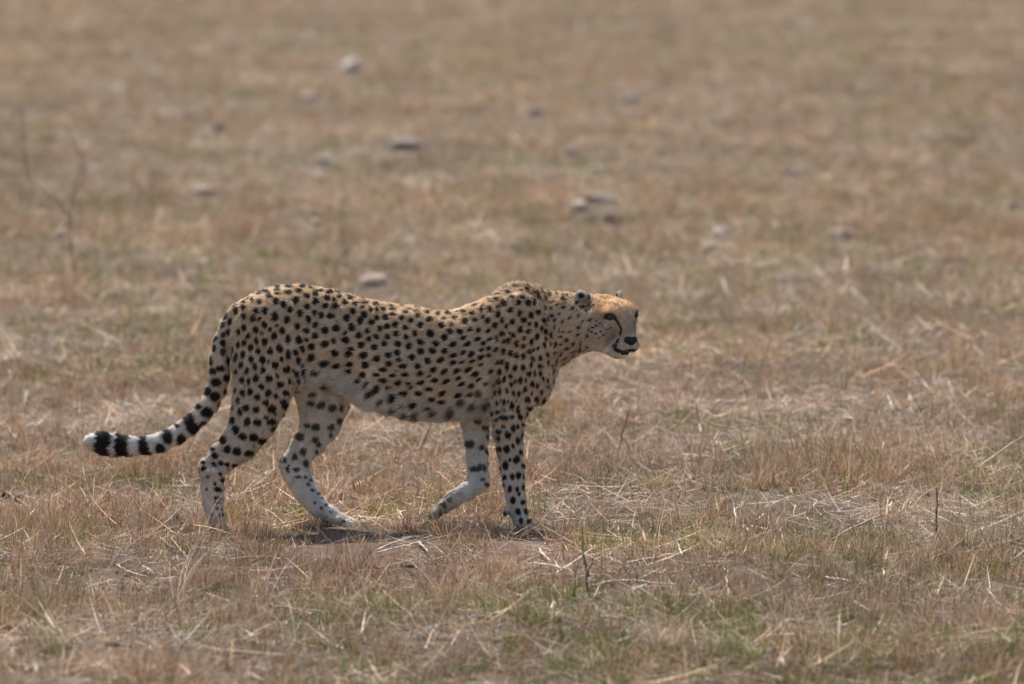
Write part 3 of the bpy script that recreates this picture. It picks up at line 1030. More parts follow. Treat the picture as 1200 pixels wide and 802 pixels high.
    for s_ in SPOTS:
        R_ = s_['r'] * 1.9 + .004
        w = o[np.searchsorted(xs, s_['c'][0] - R_):np.searchsorted(xs, s_['c'][0] + R_)]
        d = P[w] - s_['c']
        k = (np.abs(d[:, 1]) < R_ * 2.2) & (np.abs(d[:, 2]) < R_ * 1.3) & (Nr[w] @ s_['n'] > -.1)
        w, d = w[k], d[k]
        if not len(w):
            continue
        if s_['el']:
            x, y, rx, ry, t = s_['el']
            ax, ay = px[w, 0] - x, -(px[w, 1] - y)
            if t:
                ax, ay = ax * math.cos(t) + ay * math.sin(t), -ax * math.sin(t) + ay * math.cos(t)
            a, b = ax / rx, ay / ry
            rm = min(rx, ry) * S
        else:
            v = np.cross(s_['n'], s_['u'])
            a, b = (d @ s_['u']) / s_['ru'], (d @ v) / s_['rv']
            rm = s_['rv']
        th = np.arctan2(b, a)
        e = np.hypot(a, b) * (1 + .05 * np.sin(2 * th + s_['ph']) + .035 * np.sin(3 * th + 2 * s_['ph']))
        wdt = min(.0045 / max(rm, .003), .6) * .5 + s_['sf']
        sp[w] = np.maximum(sp[w], sstep(1 + wdt, 1 - wdt, e) * s_['dk'])
    sp = np.where(hd & (Q[:, 0] > 33), 0, sp)
    dk = np.maximum(dk, sp)
    return c, dk


BASE, DK = coat(V, VN, VREG, hgt, belly, inner, VTAIL)
body_col = BASE * (1 - DK[:, None]) + DARK * DK[:, None]

cheetah = bpy.data.objects.new('cheetah', None)
cheetah.empty_display_size = 0.2
link(cheetah)
tag(cheetah, 'spotted cheetah walking across dry grass with its tail held low and head turned slightly outward', 'cheetah')
body_me = bpy.data.meshes.new('body')
body_me.vertices.add(len(V))
body_me.vertices.foreach_set('co', V.ravel())
body_me.loops.add(F.size)
body_me.loops.foreach_set('vertex_index', F.ravel().astype(np.int32))
body_me.polygons.add(len(F))
body_me.polygons.foreach_set('loop_start', np.arange(0, F.size, 4, dtype=np.int32))
body_me.update(calc_edges=True)
body_me.polygons.foreach_set('use_smooth', np.ones(len(F), bool))
ca = body_me.attributes.new('col', 'FLOAT_COLOR', 'POINT')
ca.data.foreach_set('color', np.concatenate([body_col, np.ones((len(V), 1))], 1).astype(np.float32).ravel())
body_me.materials.append(M_SKIN)
body = link(bpy.data.objects.new('body', body_me), cheetah)

# ------------------------------------------------------------------ cheetah: nose, eyes, fur
def ball(name, c, r, frame, mat, parent, shape=None, nu=20, nv=14):
    vs_, fs = [], []
    for j in range(nv + 1):
        t = math.pi * j / nv
        for i in range(nu):
            p = 2 * math.pi * i / nu
            v = np.array([math.cos(t), math.sin(t) * math.cos(p), math.sin(t) * math.sin(p)])
            if shape:
                v = shape(v)
            vs_.append(c + (frame.T @ (v * np.array(r) * S)))
    for j in range(nv):
        for i in range(nu):
            k = (i + 1) % nu
            fs.append((j * nu + i, j * nu + k, (j + 1) * nu + k, (j + 1) * nu + i))
    return mesh_obj(name, vs_, fs, mat, parent)


def eye_material():
    m, nt, out = new_mat('amber_eye')
    a = N(nt, 'ShaderNodeAttribute', attribute_name='col')
    p = N(nt, 'ShaderNodeBsdfPrincipled')
    p.inputs['Roughness'].default_value = 0.22
    p.inputs['Specular IOR Level'].default_value = 0.35
    nt.links.new(a.outputs['Color'], p.inputs['Base Color'])
    nt.links.new(p.outputs[0], out.inputs['Surface'])
    return m


M_EYE = eye_material()
M_NOSE = plain_material('black_nose', (.022, .02, .019), .6, .25, 0, 900, .3)
for s in (-1, 1):
    look = np.array([.86, .5 * s, -.02])
    look /= np.linalg.norm(look)
    sd = np.cross([0, 0, 1.0], look)
    sd /= np.linalg.norm(sd)
    lf = np.array([look, sd, np.cross(look, sd)])
    fr = np.array([v[0] * hf + v[1] * hl + v[2] * hu for v in lf])
    e = ball('eye', H(29.6, 18.6 * s, 9.4), (4.5, 4.5, 4.5), fr, M_EYE, cheetah)
    n = len(e.data.vertices)
    co = np.zeros(n * 3)
    e.data.vertices.foreach_get('co', co)
    co = (co.reshape(-1, 3) - H(29.6, 18.6 * s, 9.4)) @ fr.T / (4.5 * S)
    r = np.hypot(co[:, 1], co[:, 2])
    cc = np.where((r < .42)[:, None], [.008, .008, .008], np.where((r < .78)[:, None], [.085, .045, .018], [.03, .022, .016]))
    at = e.data.attributes.new('col', 'FLOAT_COLOR', 'POINT')
    at.data.foreach_set('color', np.concatenate([cc, np.ones((n, 1))], 1).astype(np.float32).ravel())


def nose_shape(v):
    v = v.copy()
    w = 1.0 - .62 * max(-v[2], 0) ** 1.3 + .08 * v[2]
    v[1] *= w
    v[0] -= .28 * max(v[2], 0)
    for s in (-1, 1):                      # nostrils
        d = math.hypot(v[1] - .52 * s, (v[2] + .12) * 1.5)
        v[0] -= .5 * math.exp(-(d / .22) ** 2) * (v[0] > 0)
    if v[0] > 0:
        v[0] -= .22 * math.exp(-(v[1] / .12) ** 2) * (v[2] < .1)
    return v


ball('nose', H(48.6, 0, -16.3), (4.6, 9.6, 6.0), HEADF, M_NOSE, cheetah, nose_shape, 40, 30)


def fur_material():
    m, nt, out = new_mat('cheetah_fur')
    a = N(nt, 'ShaderNodeAttribute', attribute_name='col')
    hi = N(nt, 'ShaderNodeHairInfo')
    na = N(nt, 'ShaderNodeAttribute', attribute_name='nrm')
    geo = N(nt, 'ShaderNodeNewGeometry')
    vm = N(nt, 'ShaderNodeVectorMath', operation='SCALE')
    vm.inputs['Scale'].default_value = 0.28
    nt.links.new(geo.outputs['Normal'], vm.inputs[0])
    va = N(nt, 'ShaderNodeVectorMath', operation='ADD')
    nt.links.new(na.outputs['Vector'], va.inputs[0])
    nt.links.new(vm.outputs[0], va.inputs[1])
    vn_ = N(nt, 'ShaderNodeVectorMath', operation='NORMALIZE')
    nt.links.new(va.outputs[0], vn_.inputs[0])
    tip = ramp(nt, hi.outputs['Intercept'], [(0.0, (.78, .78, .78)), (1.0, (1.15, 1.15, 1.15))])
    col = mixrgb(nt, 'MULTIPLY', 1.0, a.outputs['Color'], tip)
    p = N(nt, 'ShaderNodeBsdfPrincipled')
    p.inputs['Roughness'].default_value = 0.62
    p.inputs['Specular IOR Level'].default_value = 0.25
    tr = N(nt, 'ShaderNodeBsdfTranslucent')
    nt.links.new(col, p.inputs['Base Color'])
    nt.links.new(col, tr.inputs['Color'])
    mx = N(nt, 'ShaderNodeMixShader')
    nt.links.new(vn_.outputs[0], p.inputs['Normal'])
    mx.inputs[0].default_value = 0.14
    nt.links.new(p.outputs[0], mx.inputs[1])
    nt.links.new(tr.outputs[0], mx.inputs[2])
    nt.links.new(mx.outputs[0], out.inputs['Surface'])
    return m


N_FUR = 230000
area = np.linalg.norm(FN, axis=1)
fw = area * np.where(np.isin(VREG[F[:, 0]], [REG.index('head'), REG.index('ear')]), 1.8, 1.0)
fi = rng.choice(len(F), N_FUR, p=fw / fw.sum())
u, v = rng.random(N_FUR)[:, None], rng.random(N_FUR)[:, None]


def bary(A):
    q = A[F[fi]]
    if q.ndim == 2:
        q = q[:, :, None]
        return ((q[:, 0] * (1 - u) + q[:, 1] * u) * (1 - v) + (q[:, 3] * (1 - u) + q[:, 2] * u) * v)[:, 0]
    return (q[:, 0] * (1 - u) + q[:, 1] * u) * (1 - v) + (q[:, 3] * (1 - u) + q[:, 2] * u) * v


FP, FNR, FFL = bary(V), bary(VN), bary(VFLOW)
FNR /= np.linalg.norm(FNR, axis=1, keepdims=True)
FREG = VREG[F[fi, 0]]
f_base, f_dk = coat(FP, FNR, FREG, bary(hgt), bary(belly), bary(inner), VTAIL[F[fi, 0]])
fc = f_base * (1 - f_dk[:, None]) + DARK * f_dk[:, None]
fc *= rng.normal(1, .15, (N_FUR, 1)).clip(.55, 1.45) * (1 + (fbm(FP[:, 0] + FP[:, 1] * .5, FP[:, 2] + FP[:, 1], .03, 44, 3) - .5) * .35)[:, None]
RR = lambda k: FREG == REG.index(k)
FQ = (FP - HEAD_O) @ HEADF.T / S
flen = np.full(N_FUR, .0115)
flen[RR('torso')] *= 1 + 1.3 * bary(belly)[RR('torso')]
fpx = project(FP)
# crest along nape and shoulders
ridge = (RR('torso') | RR('neck') | RR('near_fore') | RR('far_fore')) * sstep(.45, .95, FNR[:, 2]) * sstep(560, 595, fpx[:, 0]) * sstep(690, 655, fpx[:, 0])
flen += .007 * ridge
fc = np.where(((rng.random(N_FUR) < .16) & (ridge > .3))[:, None], fc * .16, fc)
flen[RR('tail')] = .009 + .004 * sstep(180, 120, VTAIL[F[fi, 0]])[RR('tail')] + .005 * sstep(116, 108, fpx[:, 0])[RR('tail')]
flen[RR('neck')] += .004 * sstep(-.1, -.8, FNR[:, 2])[RR('neck')]
flen[RR('head')] = .0065 - .004 * sstep(26, 38, FQ[:, 0])[RR('head')] + .007 * (sstep(8, -8, FQ[:, 0]) * sstep(2, -14, FQ[:, 2]))[RR('head')]
flen[RR('ear')] = .008
low = np.isin(FREG, [REG.index(k) for k in ('near_hind', 'far_hind', 'near_fore', 'far_fore')])
flen[low] *= (.55 + .45 * sstep(.1, .4, FP[:, 2]))[low]
flen *= rng.uniform(.7, 1.25, N_FUR)
eyed = np.minimum(np.linalg.norm(FQ - [34, -20.5, 9.6], axis=1), np.linalg.norm(FQ - [34, 20.5, 9.6], axis=1))
keep = ~((eyed < 6.5) | ((np.linalg.norm((FQ - [49, 0, -15.8]) / [7, 9.5, 7.5], axis=1)) < 1) | (RR('head') & (seg_dist(FQ * [1, -1, 1], LIP) < 3.0)) | (RR('head') & (seg_dist(FQ, LIP) < 3.0)) | (RR('head') & (FQ[:, 2] < -12) & (np.minimum(seg_dist(FQ, TEAR), seg_dist(FQ * [1, -1, 1], TEAR)) < 2.6)))
tang = FFL - FNR * (FFL * FNR).sum(1, keepdims=True)
tang /= np.linalg.norm(tang, axis=1, keepdims=True) + 1e-9
lift = (.30 + .42 * ridge + .25 * RR('ear') + .15 * RR('tail'))[:, None]
jit = rng.normal(0, .24, (N_FUR, 3))
for q in range(3):                         # locks of hair lie together
    jit[:, q] += (fbm(FP[:, 0] + FP[:, 1] * .7, FP[:, 2] + FP[:, 1] * .9, .02, 90 + q * 3, 2) - .5) * 1.5
d0 = tang + FNR * (lift + .35) + jit
d1 = tang + FNR * (lift - .12) + jit
d0 /= np.linalg.norm(d0, axis=1, keepdims=True)
d1 /= np.linalg.norm(d1, axis=1, keepdims=True)
pts = np.stack([FP - FNR * .0006, FP + d0 * flen[:, None] * .5, FP + d0 * flen[:, None] * .5 + d1 * flen[:, None] * .5], 1)[keep]
frad = np.where(RR('head') | RR('ear'), .00045, .0007)[keep]
nf = len(pts)
hc = bpy.data.hair_curves.new('fur')
hc.add_curves([3] * nf)
hc.attributes['position'].data.foreach_set('vector', pts.astype(np.float32).ravel())
ra = hc.attributes.get('radius') or hc.attributes.new('radius', 'FLOAT', 'POINT')
ra.data.foreach_set('value', (frad[:, None] * np.array([1.0, .8, .15])).astype(np.float32).ravel())
ha = hc.attributes.new('col', 'FLOAT_COLOR', 'CURVE')
ha.data.foreach_set('color', np.concatenate([fc[keep], np.ones((nf, 1))], 1).astype(np.float32).ravel())
hn = hc.attributes.new('nrm', 'FLOAT_VECTOR', 'CURVE')
hn.data.foreach_set('vector', FNR[keep].astype(np.float32).ravel())
hc.materials.append(fur_material())
fur = link(bpy.data.objects.new('fur', hc), cheetah)
tag(fur, kind='stuff')

# ------------------------------------------------------------------ grass: blade clumps
def blades(roots, azim, lean, bend, length, width, col, segs=3, rg=rng, tipcol=None, face=None):
    """curved tapering blades; returns verts, faces, colours"""
    n = len(roots)
    t = np.linspace(0, 1, segs + 1)
    dirh = np.stack([np.cos(azim), np.sin(azim), np.zeros(n)], 1)
    if face is None:
        face = rg.uniform(0, math.pi * 2, n)
    wv = np.stack([np.cos(face), np.sin(face), np.zeros(n)], 1)
    Vv, C = [], []
    pos = roots.copy()
    ang = lean.copy()
    for k in range(segs + 1):
        w = width * (1 - t[k] ** 1.6) + width * .12
        Vv += [pos - wv * w[:, None] * .5, pos + wv * w[:, None] * .5]
        c = col if tipcol is None else col * (1 - t[k]) + tipcol * t[k]
        C += [c, c]
        d = dirh * np.sin(ang)[:, None] + np.array([0, 0, 1.0]) * np.cos(ang)[:, None]
        pos = pos + d * (length / segs)[:, None]
        ang = ang + bend / segs
    Vv = np.stack(Vv, 1).reshape(-1, 3)
    C = np.stack(C, 1).reshape(-1, 3)
    m = 2 * (segs + 1)
    f = []
    base = np.arange(n)[:, None] * m
    for k in range(segs):
        f.append(base + np.array([2 * k, 2 * k + 1, 2 * k + 3, 2 * k + 2]))
    return Vv, np.concatenate(f), C


STRAW = np.array([.64, .495, .305])
PALEST = np.array([.78, .69, .565])
RUST = np.array([.37, .222, .132])
BROWN = np.array([.19, .132, .092])
GREYS = np.array([.40, .345, .29])
GREEN = np.array([.155, .20, .05])
LIME = np.array([.25, .295, .08])


def pick(cols, w, n, rg, var=.14):
    c = np.array(cols)[rg.choice(len(cols), n, p=np.array(w) / sum(w))]
    return (c * rg.normal(1, var, (n, 1)).clip(.5, 1.6) * rg.normal(1, .04, (n, 3))).clip(.01, .9)


def clump(kind, seed):
    rg = np.random.default_rng(seed)
    if kind == 'stubble':
        n = rg.integers(26, 44)
        r = rg.uniform(.012, .045)
        a = rg.uniform(0, 6.283, n)
        rr = r * np.sqrt(rg.random(n))
        roots = np.stack([rr * np.cos(a), rr * np.sin(a), np.full(n, -.006)], 1)
        return blades(roots, a + rg.normal(0, .8, n), np.abs(rg.normal(.32, .3, n)), rg.normal(.4, .55, n), rg.gamma(5, .0105, n).clip(.012, .13), rg.uniform(.0013, .0028, n),
                      pick([RUST, STRAW, BROWN, GREYS], [4, 3, 2.4, 1.4], n, rg), 2, rg, pick([STRAW, RUST, PALEST], [3, 2, 1.2], n, rg))
    if kind == 'short':
        n = rg.integers(30, 50)
        a = rg.uniform(0, 6.283, n)
        rr = .085 * np.sqrt(rg.random(n))
        roots = np.stack([rr * np.cos(a), rr * np.sin(a), np.full(n, -.004)], 1)
        return blades(roots, rg.uniform(0, 6.283, n), np.abs(rg.normal(.8, .45, n)), rg.normal(.5, .6, n), rg.gamma(4, .008, n).clip(.008, .08), rg.uniform(.0013, .0028, n),
                      pick([RUST, STRAW, BROWN, GREYS, GREEN], [3, 3, 2.6, 2.6, .8], n, rg), 2, rg)
    if kind == 'litter':
        n = rg.integers(28, 44)
        roots = np.concatenate([rg.uniform(-.13, .13, (n, 2)), rg.uniform(.002, .014, (n, 1))], 1)
        v, f, c = blades(roots, rg.uniform(0, 6.283, n), rg.normal(1.48, .12, n), rg.normal(.06, .22, n), rg.gamma(2.3, .032, n).clip(.014, .28), rg.gamma(5, .00042, n).clip(.001, .0042),
                         pick([PALEST, STRAW, GREYS, BROWN], [1.9, 1.8, 2.4, 3.4], n, rg, .25), 3, rg)
        return v, f, c
    if kind == 'tall':
        n = rg.integers(9, 20)
        a = rg.uniform(0, 6.283, n)
        rr = .03 * np.sqrt(rg.random(n))
        roots = np.stack([rr * np.cos(a), rr * np.sin(a), np.full(n, -.006)], 1)
        return blades(roots, a + rg.normal(0, 1.0, n), np.abs(rg.normal(.2, .25, n)), np.abs(rg.normal(.35, .5, n)), rg.gamma(6, .020, n).clip(.05, .27), rg.uniform(.0015, .0031, n),
                      pick([RUST, STRAW, BROWN], [4, 2, 1.4], n, rg), 5, rg, pick([STRAW, PALEST, RUST], [2.4, .8, 2.6], n, rg))
    if kind == 'arch':
        n = rg.integers(7, 14)
        a = rg.normal(rg.uniform(0, 6.283), .9, n)
        rr = .035 * np.sqrt(rg.random(n))
        roots = np.stack([rr * np.cos(a), rr * np.sin(a), np.full(n, -.006)], 1)
        return blades(roots, a, rg.uniform(.2, .9, n), rg.uniform(.4, 1.5, n), rg.gamma(6, .027, n).clip(.07, .3), rg.uniform(.0016, .0036, n),
                      pick([STRAW, PALEST, RUST], [3, 2, 1], n, rg), 6, rg, pick([STRAW, PALEST], [2, 2], n, rg))
    if kind == 'green':
        n = rg.integers(26, 46)
        a = rg.uniform(0, 6.283, n)
        rr = rg.uniform(.02, .07) * np.sqrt(rg.random(n))
        roots = np.stack([rr * np.cos(a), rr * np.sin(a), np.full(n, -.004)], 1)
        return blades(roots, a + rg.normal(0, .9, n), np.abs(rg.normal(.4, .35, n)), rg.normal(.6, .5, n), rg.gamma(5, .0088, n).clip(.012, .09), rg.uniform(.0016, .0034, n),
                      pick([GREEN, LIME, STRAW], [4, 2.4, 1.1], n, rg), 3, rg)


def library(kind, count, mat):
    c = bpy.data.collections.new(kind + '_clumps')
    for k in range(count):
        v, f, col = clump(kind, hash_seed[kind] + k)
        o = mesh_obj(kind + '_clump', v, f.tolist(), mat, 'none', True, col)
        c.objects.link(o)
    return c


hash_seed = dict(arch=600, stubble=100, short=200, litter=300, tall=400, green=500)
LIBS = dict(stubble=library('stubble', 14, M_GRASS), short=library('short', 12, M_GRASS), litter=library('litter', 12, M_LITTER),
            tall=library('tall', 12, M_GRASS), arch=library('arch', 12, M_GRASS), green=library('green', 10, M_GREEN))
LIB_N = {k: len(c.objects) for k, c in LIBS.items()}


def instancer_tree(name, coll):
    ng = bpy.data.node_groups.new(name, 'GeometryNodeTree')
    ng.interface.new_socket('Geometry', in_out='INPUT', socket_type='NodeSocketGeometry')
    ng.interface.new_socket('Geometry', in_out='OUTPUT', socket_type='NodeSocketGeometry')
    gi, go = ng.nodes.new('NodeGroupInput'), ng.nodes.new('NodeGroupOutput')
    ci = ng.nodes.new('GeometryNodeCollectionInfo')
    ci.inputs['Collection'].default_value = coll
    ci.inputs['Separate Children'].default_value = True
    ci.inputs['Reset Children'].default_value = True
    ip = ng.nodes.new('GeometryNodeInstanceOnPoints')
    ip.inputs['Pick Instance'].default_value = True

    def attr(nm, dt):
        a = ng.nodes.new('GeometryNodeInputNamedAttribute')
        a.data_type = dt
        a.inputs['Name'].default_value = nm
        return a.outputs['Attribute']
    er = ng.nodes.new('FunctionNodeEulerToRotation')
    L = ng.links.new
    L(gi.outputs[0], ip.inputs['Points'])
    L(ci.outputs[0], ip.inputs['Instance'])
    L(attr('idx', 'INT'), ip.inputs['Instance Index'])
    L(attr('rot', 'FLOAT_VECTOR'), er.inputs[0])
    L(er.outputs[0], ip.inputs['Rotation'])
    L(attr('scl', 'FLOAT_VECTOR'), ip.inputs['Scale'])
    L(ip.outputs[0], go.inputs[0])
    return ng


def scatter(name, kind, xy, scl, tint, label, tilt=.12, dz=0.0, zs=1.0):
    n = len(xy)
    z = ground_h(xy[:, 0], xy[:, 1]) + dz
    me = bpy.data.meshes.new(name)
    me.vertices.add(n)
    me.vertices.foreach_set('co', np.concatenate([xy, z[:, None]], 1).astype(np.float32).ravel())
    at = me.attributes.new('idx', 'INT', 'POINT')
    at.data.foreach_set('value', rng.integers(0, LIB_N[kind], n).astype(np.int32))
    at = me.attributes.new('rot', 'FLOAT_VECTOR', 'POINT')
    rot = np.stack([rng.normal(0, tilt, n), rng.normal(0, tilt, n), rng.uniform(0, 6.283, n)], 1)
    at.data.foreach_set('vector', rot.astype(np.float32).ravel())
    at = me.attributes.new('scl', 'FLOAT_VECTOR', 'POINT')
    s3 = np.stack([scl, scl, scl * zs * rng.uniform(.8, 1.2, n)], 1)
    at.data.foreach_set('vector', s3.astype(np.float32).ravel())
    at = me.attributes.new('tint', 'FLOAT_COLOR', 'POINT')
    at.data.foreach_set('color', np.concatenate([tint, np.ones((n, 1))], 1).astype(np.float32).ravel())
    o = link(bpy.data.objects.new(name, me))
    md = o.modifiers.new('grow', 'NODES')
    md.node_group = instancer_tree(name + '_tree', LIBS[kind])
    tag(o, label, 'grass' if kind != 'litter' else 'straw', None, 'stuff')
    return o


def field(n, y0, y1, dens, side=1.25):
    """n random ground points of the strip the camera's view crosses, thinned by a density field"""
    out = []
    while sum(len(q) for q in out) < n:
        # evenly per area: width grows with distance
        y = rng.uniform(y0, y1, n * 2)
        d = y - CAM[1]
        keep_ = rng.random(n * 2) < (d / (y1 - CAM[1]))
        y, d = y[keep_], d[keep_]
        x = rng.uniform(-1, 1, len(y)) * (d * .09 * side + .5)
        k = rng.random(len(x)) < dens(x, y)
        out.append(np.stack([x[k], y[k]], 1))
    return np.concatenate(out)[:n]


def patch(seed, s, lo, hi):
    return lambda x, y: sstep(lo, hi, fbm(x, y, s, seed, 3))


def mpp(p):
    return float((p - CAM) @ FWD) / FPX


STONES = [
    (437, 329, 34, 19, 'pink', 'pale pink rounded stone just above the dip of the cheetah\'s back'),
    (680, 242, 23, 12, 'white', 'whitish flat stone beside the dark rock above the cheetah\'s neck'),
    (719, 258, 26, 14, 'dark', 'small dark red brown stone straight above the cheetah\'s ears'),
    (706, 233, 44, 14, 'grey', 'low dark rock just behind the whitish flat stone'),
    (984, 277, 29, 16, 'pink', 'pinkish stone with a dark foot lying out to the right of the cheetah\'s head'),
    (410, 78, 27, 17, 'white', 'largest pale stone far up the plain above the cheetah\'s back'),
    (381, 190, 19, 15, 'white', 'small bright stone midway between the far pale stone and the thin dry stem'),
    (475, 170, 46, 13, 'grey', 'broad flat grey rock in the far middle of the plain'),
    (738, 118, 20, 14, 'white', 'pale stone farthest up the plain above the cheetah\'s head'),
    (627, 132, 20, 12, 'grey', 'small grey stone far up the plain left of the farthest pale stone'),
    (846, 274, 20, 13, 'white', 'upper of two pale stones lying together right of the dark red brown stone'),
    (832, 293, 20, 12, 'brown', 'lower of two pale stones lying together right of the dark red brown stone'),
    (670, 178, 16, 14, 'pink', 'lone pinkish stone up the plain above the whitish flat stone'),
    (1187, 243, 14, 13, 'dark', 'small dark stone at the right edge of the view'),
    (222, 134, 20, 10, 'grey', 'upper left dark grey stone of the far pair above the tail'),
    (258, 152, 17, 15, 'grey', 'lower right dark grey stone of the far pair above the tail'),
    (238, 224, 32, 10, 'brown', 'flat brownish stone lying above the cheetah\'s rump'),
    (70, 275, 18, 13, 'pink', 'pinkish stone beside the branched dry weed'),
    (480, 283, 16, 11, 'white', 'small pale stone right of the thin dry stem above the back'),
    (371, 262, 15, 11, 'pink', 'small pinkish stone left of the thin dry stem above the back'),
    (362, 115, 32, 11, 'brown', 'flat light brown stone far up the plain left of the largest pale stone'),
    (930, 202, 18, 9, 'grey', 'low grey stone up the plain beyond the pinkish stone on the right'),
]
def even_far(v, y, m=.5):
    k = sstep(2.0, 9.0, y) * .75
    return v * (1 - k) + m * k


tuss = lambda x, y: even_far(sstep(.45, .62, fbm(x, y, .42, 31, 3)), y, .45)
greenp = lambda x, y: even_far(sstep(.48, .66, fbm(x, y, .6, 41, 4)), y, .4)
CLR = [(G(*q)[:2], r) for q, r in (((425, 646), (.27, .34)), ((405, 624), (.15, .16)), ((560, 622), (.12, .08)), ((622, 638), (.09, .2)), ((278, 645), (.12, .2)), ((14, 592), (.10, .30)), ((207, 614), (.06, .26)), ((137, 762), (.09, .28)), ((951, 338), (.08, .5)), ((478, 668), (.08, .25)))]
for (x_, y_, w_, h_, mt_, lab_) in STONES:
    p_ = G(x_, y_ + h_ * .4)
    CLR.append((p_[:2] + [0, -.2], (w_ * mpp(p_) * .75, .75)))


def clear(x, y, low=.04, even=False):
    k = 1.0 if even else .42 + .58 * even_far(sstep(.36, .52, fbm(x, y, .9, 101, 3)), y, .75)
    for (cx, cy), (rx, ry) in CLR:
        k = k * (low + (1 - low) * sstep(.7, 1.15, np.hypot((x - cx) / rx, (y - cy) / ry)))
    return k


bare = lambda x, y: even_far(sstep(.36, .56, fbm(x, y, .38, 51, 3)), y, .6)


def tints(xy, amt=1.0):
    n = len(xy)
    a = fbm(xy[:, 0], xy[:, 1], 1.7, 61, 3)[:, None]
    b = fbm(xy[:, 0], xy[:, 1], .5, 71, 3)[:, None]
    t = np.array([.985, .90, .885]) * (1.0 + (b - .5) * .6)
    t = t * (1 + (a - .5) * np.array([.22, -.02, -.2]) * (1 - .5 * sstep(2.0, 9.0, xy[:, 1]))[:, None])
    return (t * rng.normal(1, .12, (n, 1))).clip(.4, 1.7)


parts_ = []
for (y0, y1, k) in ((-4.6, 4.0, 1.0), (4.0, 14.0, .55), (14.0, 40.0, .28), (40.0, 75.0, .16)):
    A = (y1 - y0) * ((y0 + y1) / 2 - CAM[1]) * .225 + 1
    parts_.append((y0, y1, k, A))


def spread(name, kind, per_m2, dens, smin_, smax_, label, tilt=.12, dz=0, far_gain=1.0, limit=99):
    xy, sc, zs = [], [], []
    for (y0, y1, k, A) in parts_:
        if y0 >= limit:
            continue
        q = field(int(A * per_m2 * k), y0, y1, dens)
        g = 1.0 + far_gain * (1 - k) * .9
        xy.append(q)
        sc.append(rng.uniform(smin_, smax_, len(q)) * g)
        zs.append(np.full(len(q), 1 / g))
    xy, sc, zs = np.concatenate(xy), np.concatenate(sc), np.concatenate(zs)
    return scatter(name, kind, xy, sc, tints(xy), label, tilt, dz, zs)


spread('short_grass', 'short', 180, lambda x, y: (.16 + .84 * bare(x, y)) * clear(x, y), .6, 1.25, 'short brown and rust dry grass covering the whole plain', .1)
spread('dry_stubble', 'stubble', 66, lambda x, y: (.10 + .9 * tuss(x, y)) * clear(x, y), .55, 1.5, 'upright rust brown stubble tufts scattered over the plain')
spread('straw_litter', 'litter', 120, lambda x, y: (.5 + .5 * (1 - tuss(x, y))) * clear(x, y, .15, True), .6, 1.5, 'pale grey and yellow straw lying loose on the soil', .07)
tallp = lambda x, y: sstep(.44, .62, fbm(x, y, .5, 81, 3)) * (.22 + .78 * np.exp(-((x - .95) / .85) ** 2 - ((y - .4) / 2.0) ** 2))
spread('tall_dry_grass', 'tall', 50, lambda x, y: (.08 + .92 * tallp(x, y)) * clear(x, y), .5, 1.1, 'taller thin dry grass stems standing in loose patches', .15, 0, .3)
spread('arching_straw', 'arch', 13, lambda x, y: (.12 + .88 * tallp(x, y)) * clear(x, y), .5, 1.0, 'pale straw blades arching over the shorter grass', .15, 0, .3)
spread('green_grass', 'green', 92, lambda x, y: (.05 + .95 * greenp(x, y)) * (1 - .72 * sstep(1.0, 5.0, y)) * (.85 + .25 * sstep(-.8, -2.2, y)) * clear(x, y), .5, 1.15, 'fresh green grass shoots showing in patches between dry grass', .1)

# ------------------------------------------------------------------ single things standing or lying on the plain
def stone_mesh(name, w, d, h, mat, seed, rough=.22, sub=3):
    import bmesh
    bm = bmesh.new()
    bmesh.ops.create_icosphere(bm, subdivisions=sub, radius=1.0)
    rg = np.random.default_rng(seed)
    co = np.array([v.co[:] for v in bm.verts])
    for _ in range(9):                     # broken facets
        nrm = rg.normal(size=3)
        nrm /= np.linalg.norm(nrm)
        k = rg.uniform(.62, .9)
        ov = np.maximum(co @ nrm - k, 0)
        co = co - ov[:, None] * nrm
    o3 = rg.uniform(0, 50, 3)
    nz = fbm(co[:, 0] + o3[0] + co[:, 2] * .5, co[:, 1] + o3[1] + co[:, 2], .8, seed % 7, 3) - .5
    co = co * (1 + rough * nz[:, None] * 1.6)
    co = co * [w / 2, d / 2, h / 2]
    for v, c in zip(bm.verts, co):
        v.co = c
    me = bpy.data.meshes.new(name)
    bm.to_mesh(me)
    bm.free()
    me.materials.append(mat)
    me.polygons.foreach_set('use_smooth', [True] * len(me.polygons))
    return bpy.data.objects.new(name, me)


M_STONE = dict(
    pink=plain_material('pink_stone', (.42, .315, .255), .85, .2, 0, 30, .3),
    white=plain_material('pale_stone', (.50, .43, .365), .85, .2, 0, 30, .25),
    grey=plain_material('grey_stone', (.25, .205, .175), .85, .2, 0, 30, .3),
    dark=plain_material('dark_stone', (.12, .088, .08), .85, .2, 0, 30, .35),
    brown=plain_material('brown_stone', (.36, .275, .215), .85, .2, 0, 30, .3))
for k, (x, y, w, h, mt, lab) in enumerate(STONES):
    p = G(x, y + h * .4)
    m_ = mpp(p)
    o = stone_mesh('stone', w * m_, w * m_ * rnd.uniform(.7, .95), h * m_ * 1.2, M_STONE[mt], 900 + k)
    o.location = (p[0], p[1] + w * m_ * .25, p[2] + h * m_ * .36)
    o.rotation_euler = (0, 0, rnd.uniform(-.5, .5))
    link(o)
    tag(o, lab, 'stone', 'stones strewn over the plain')

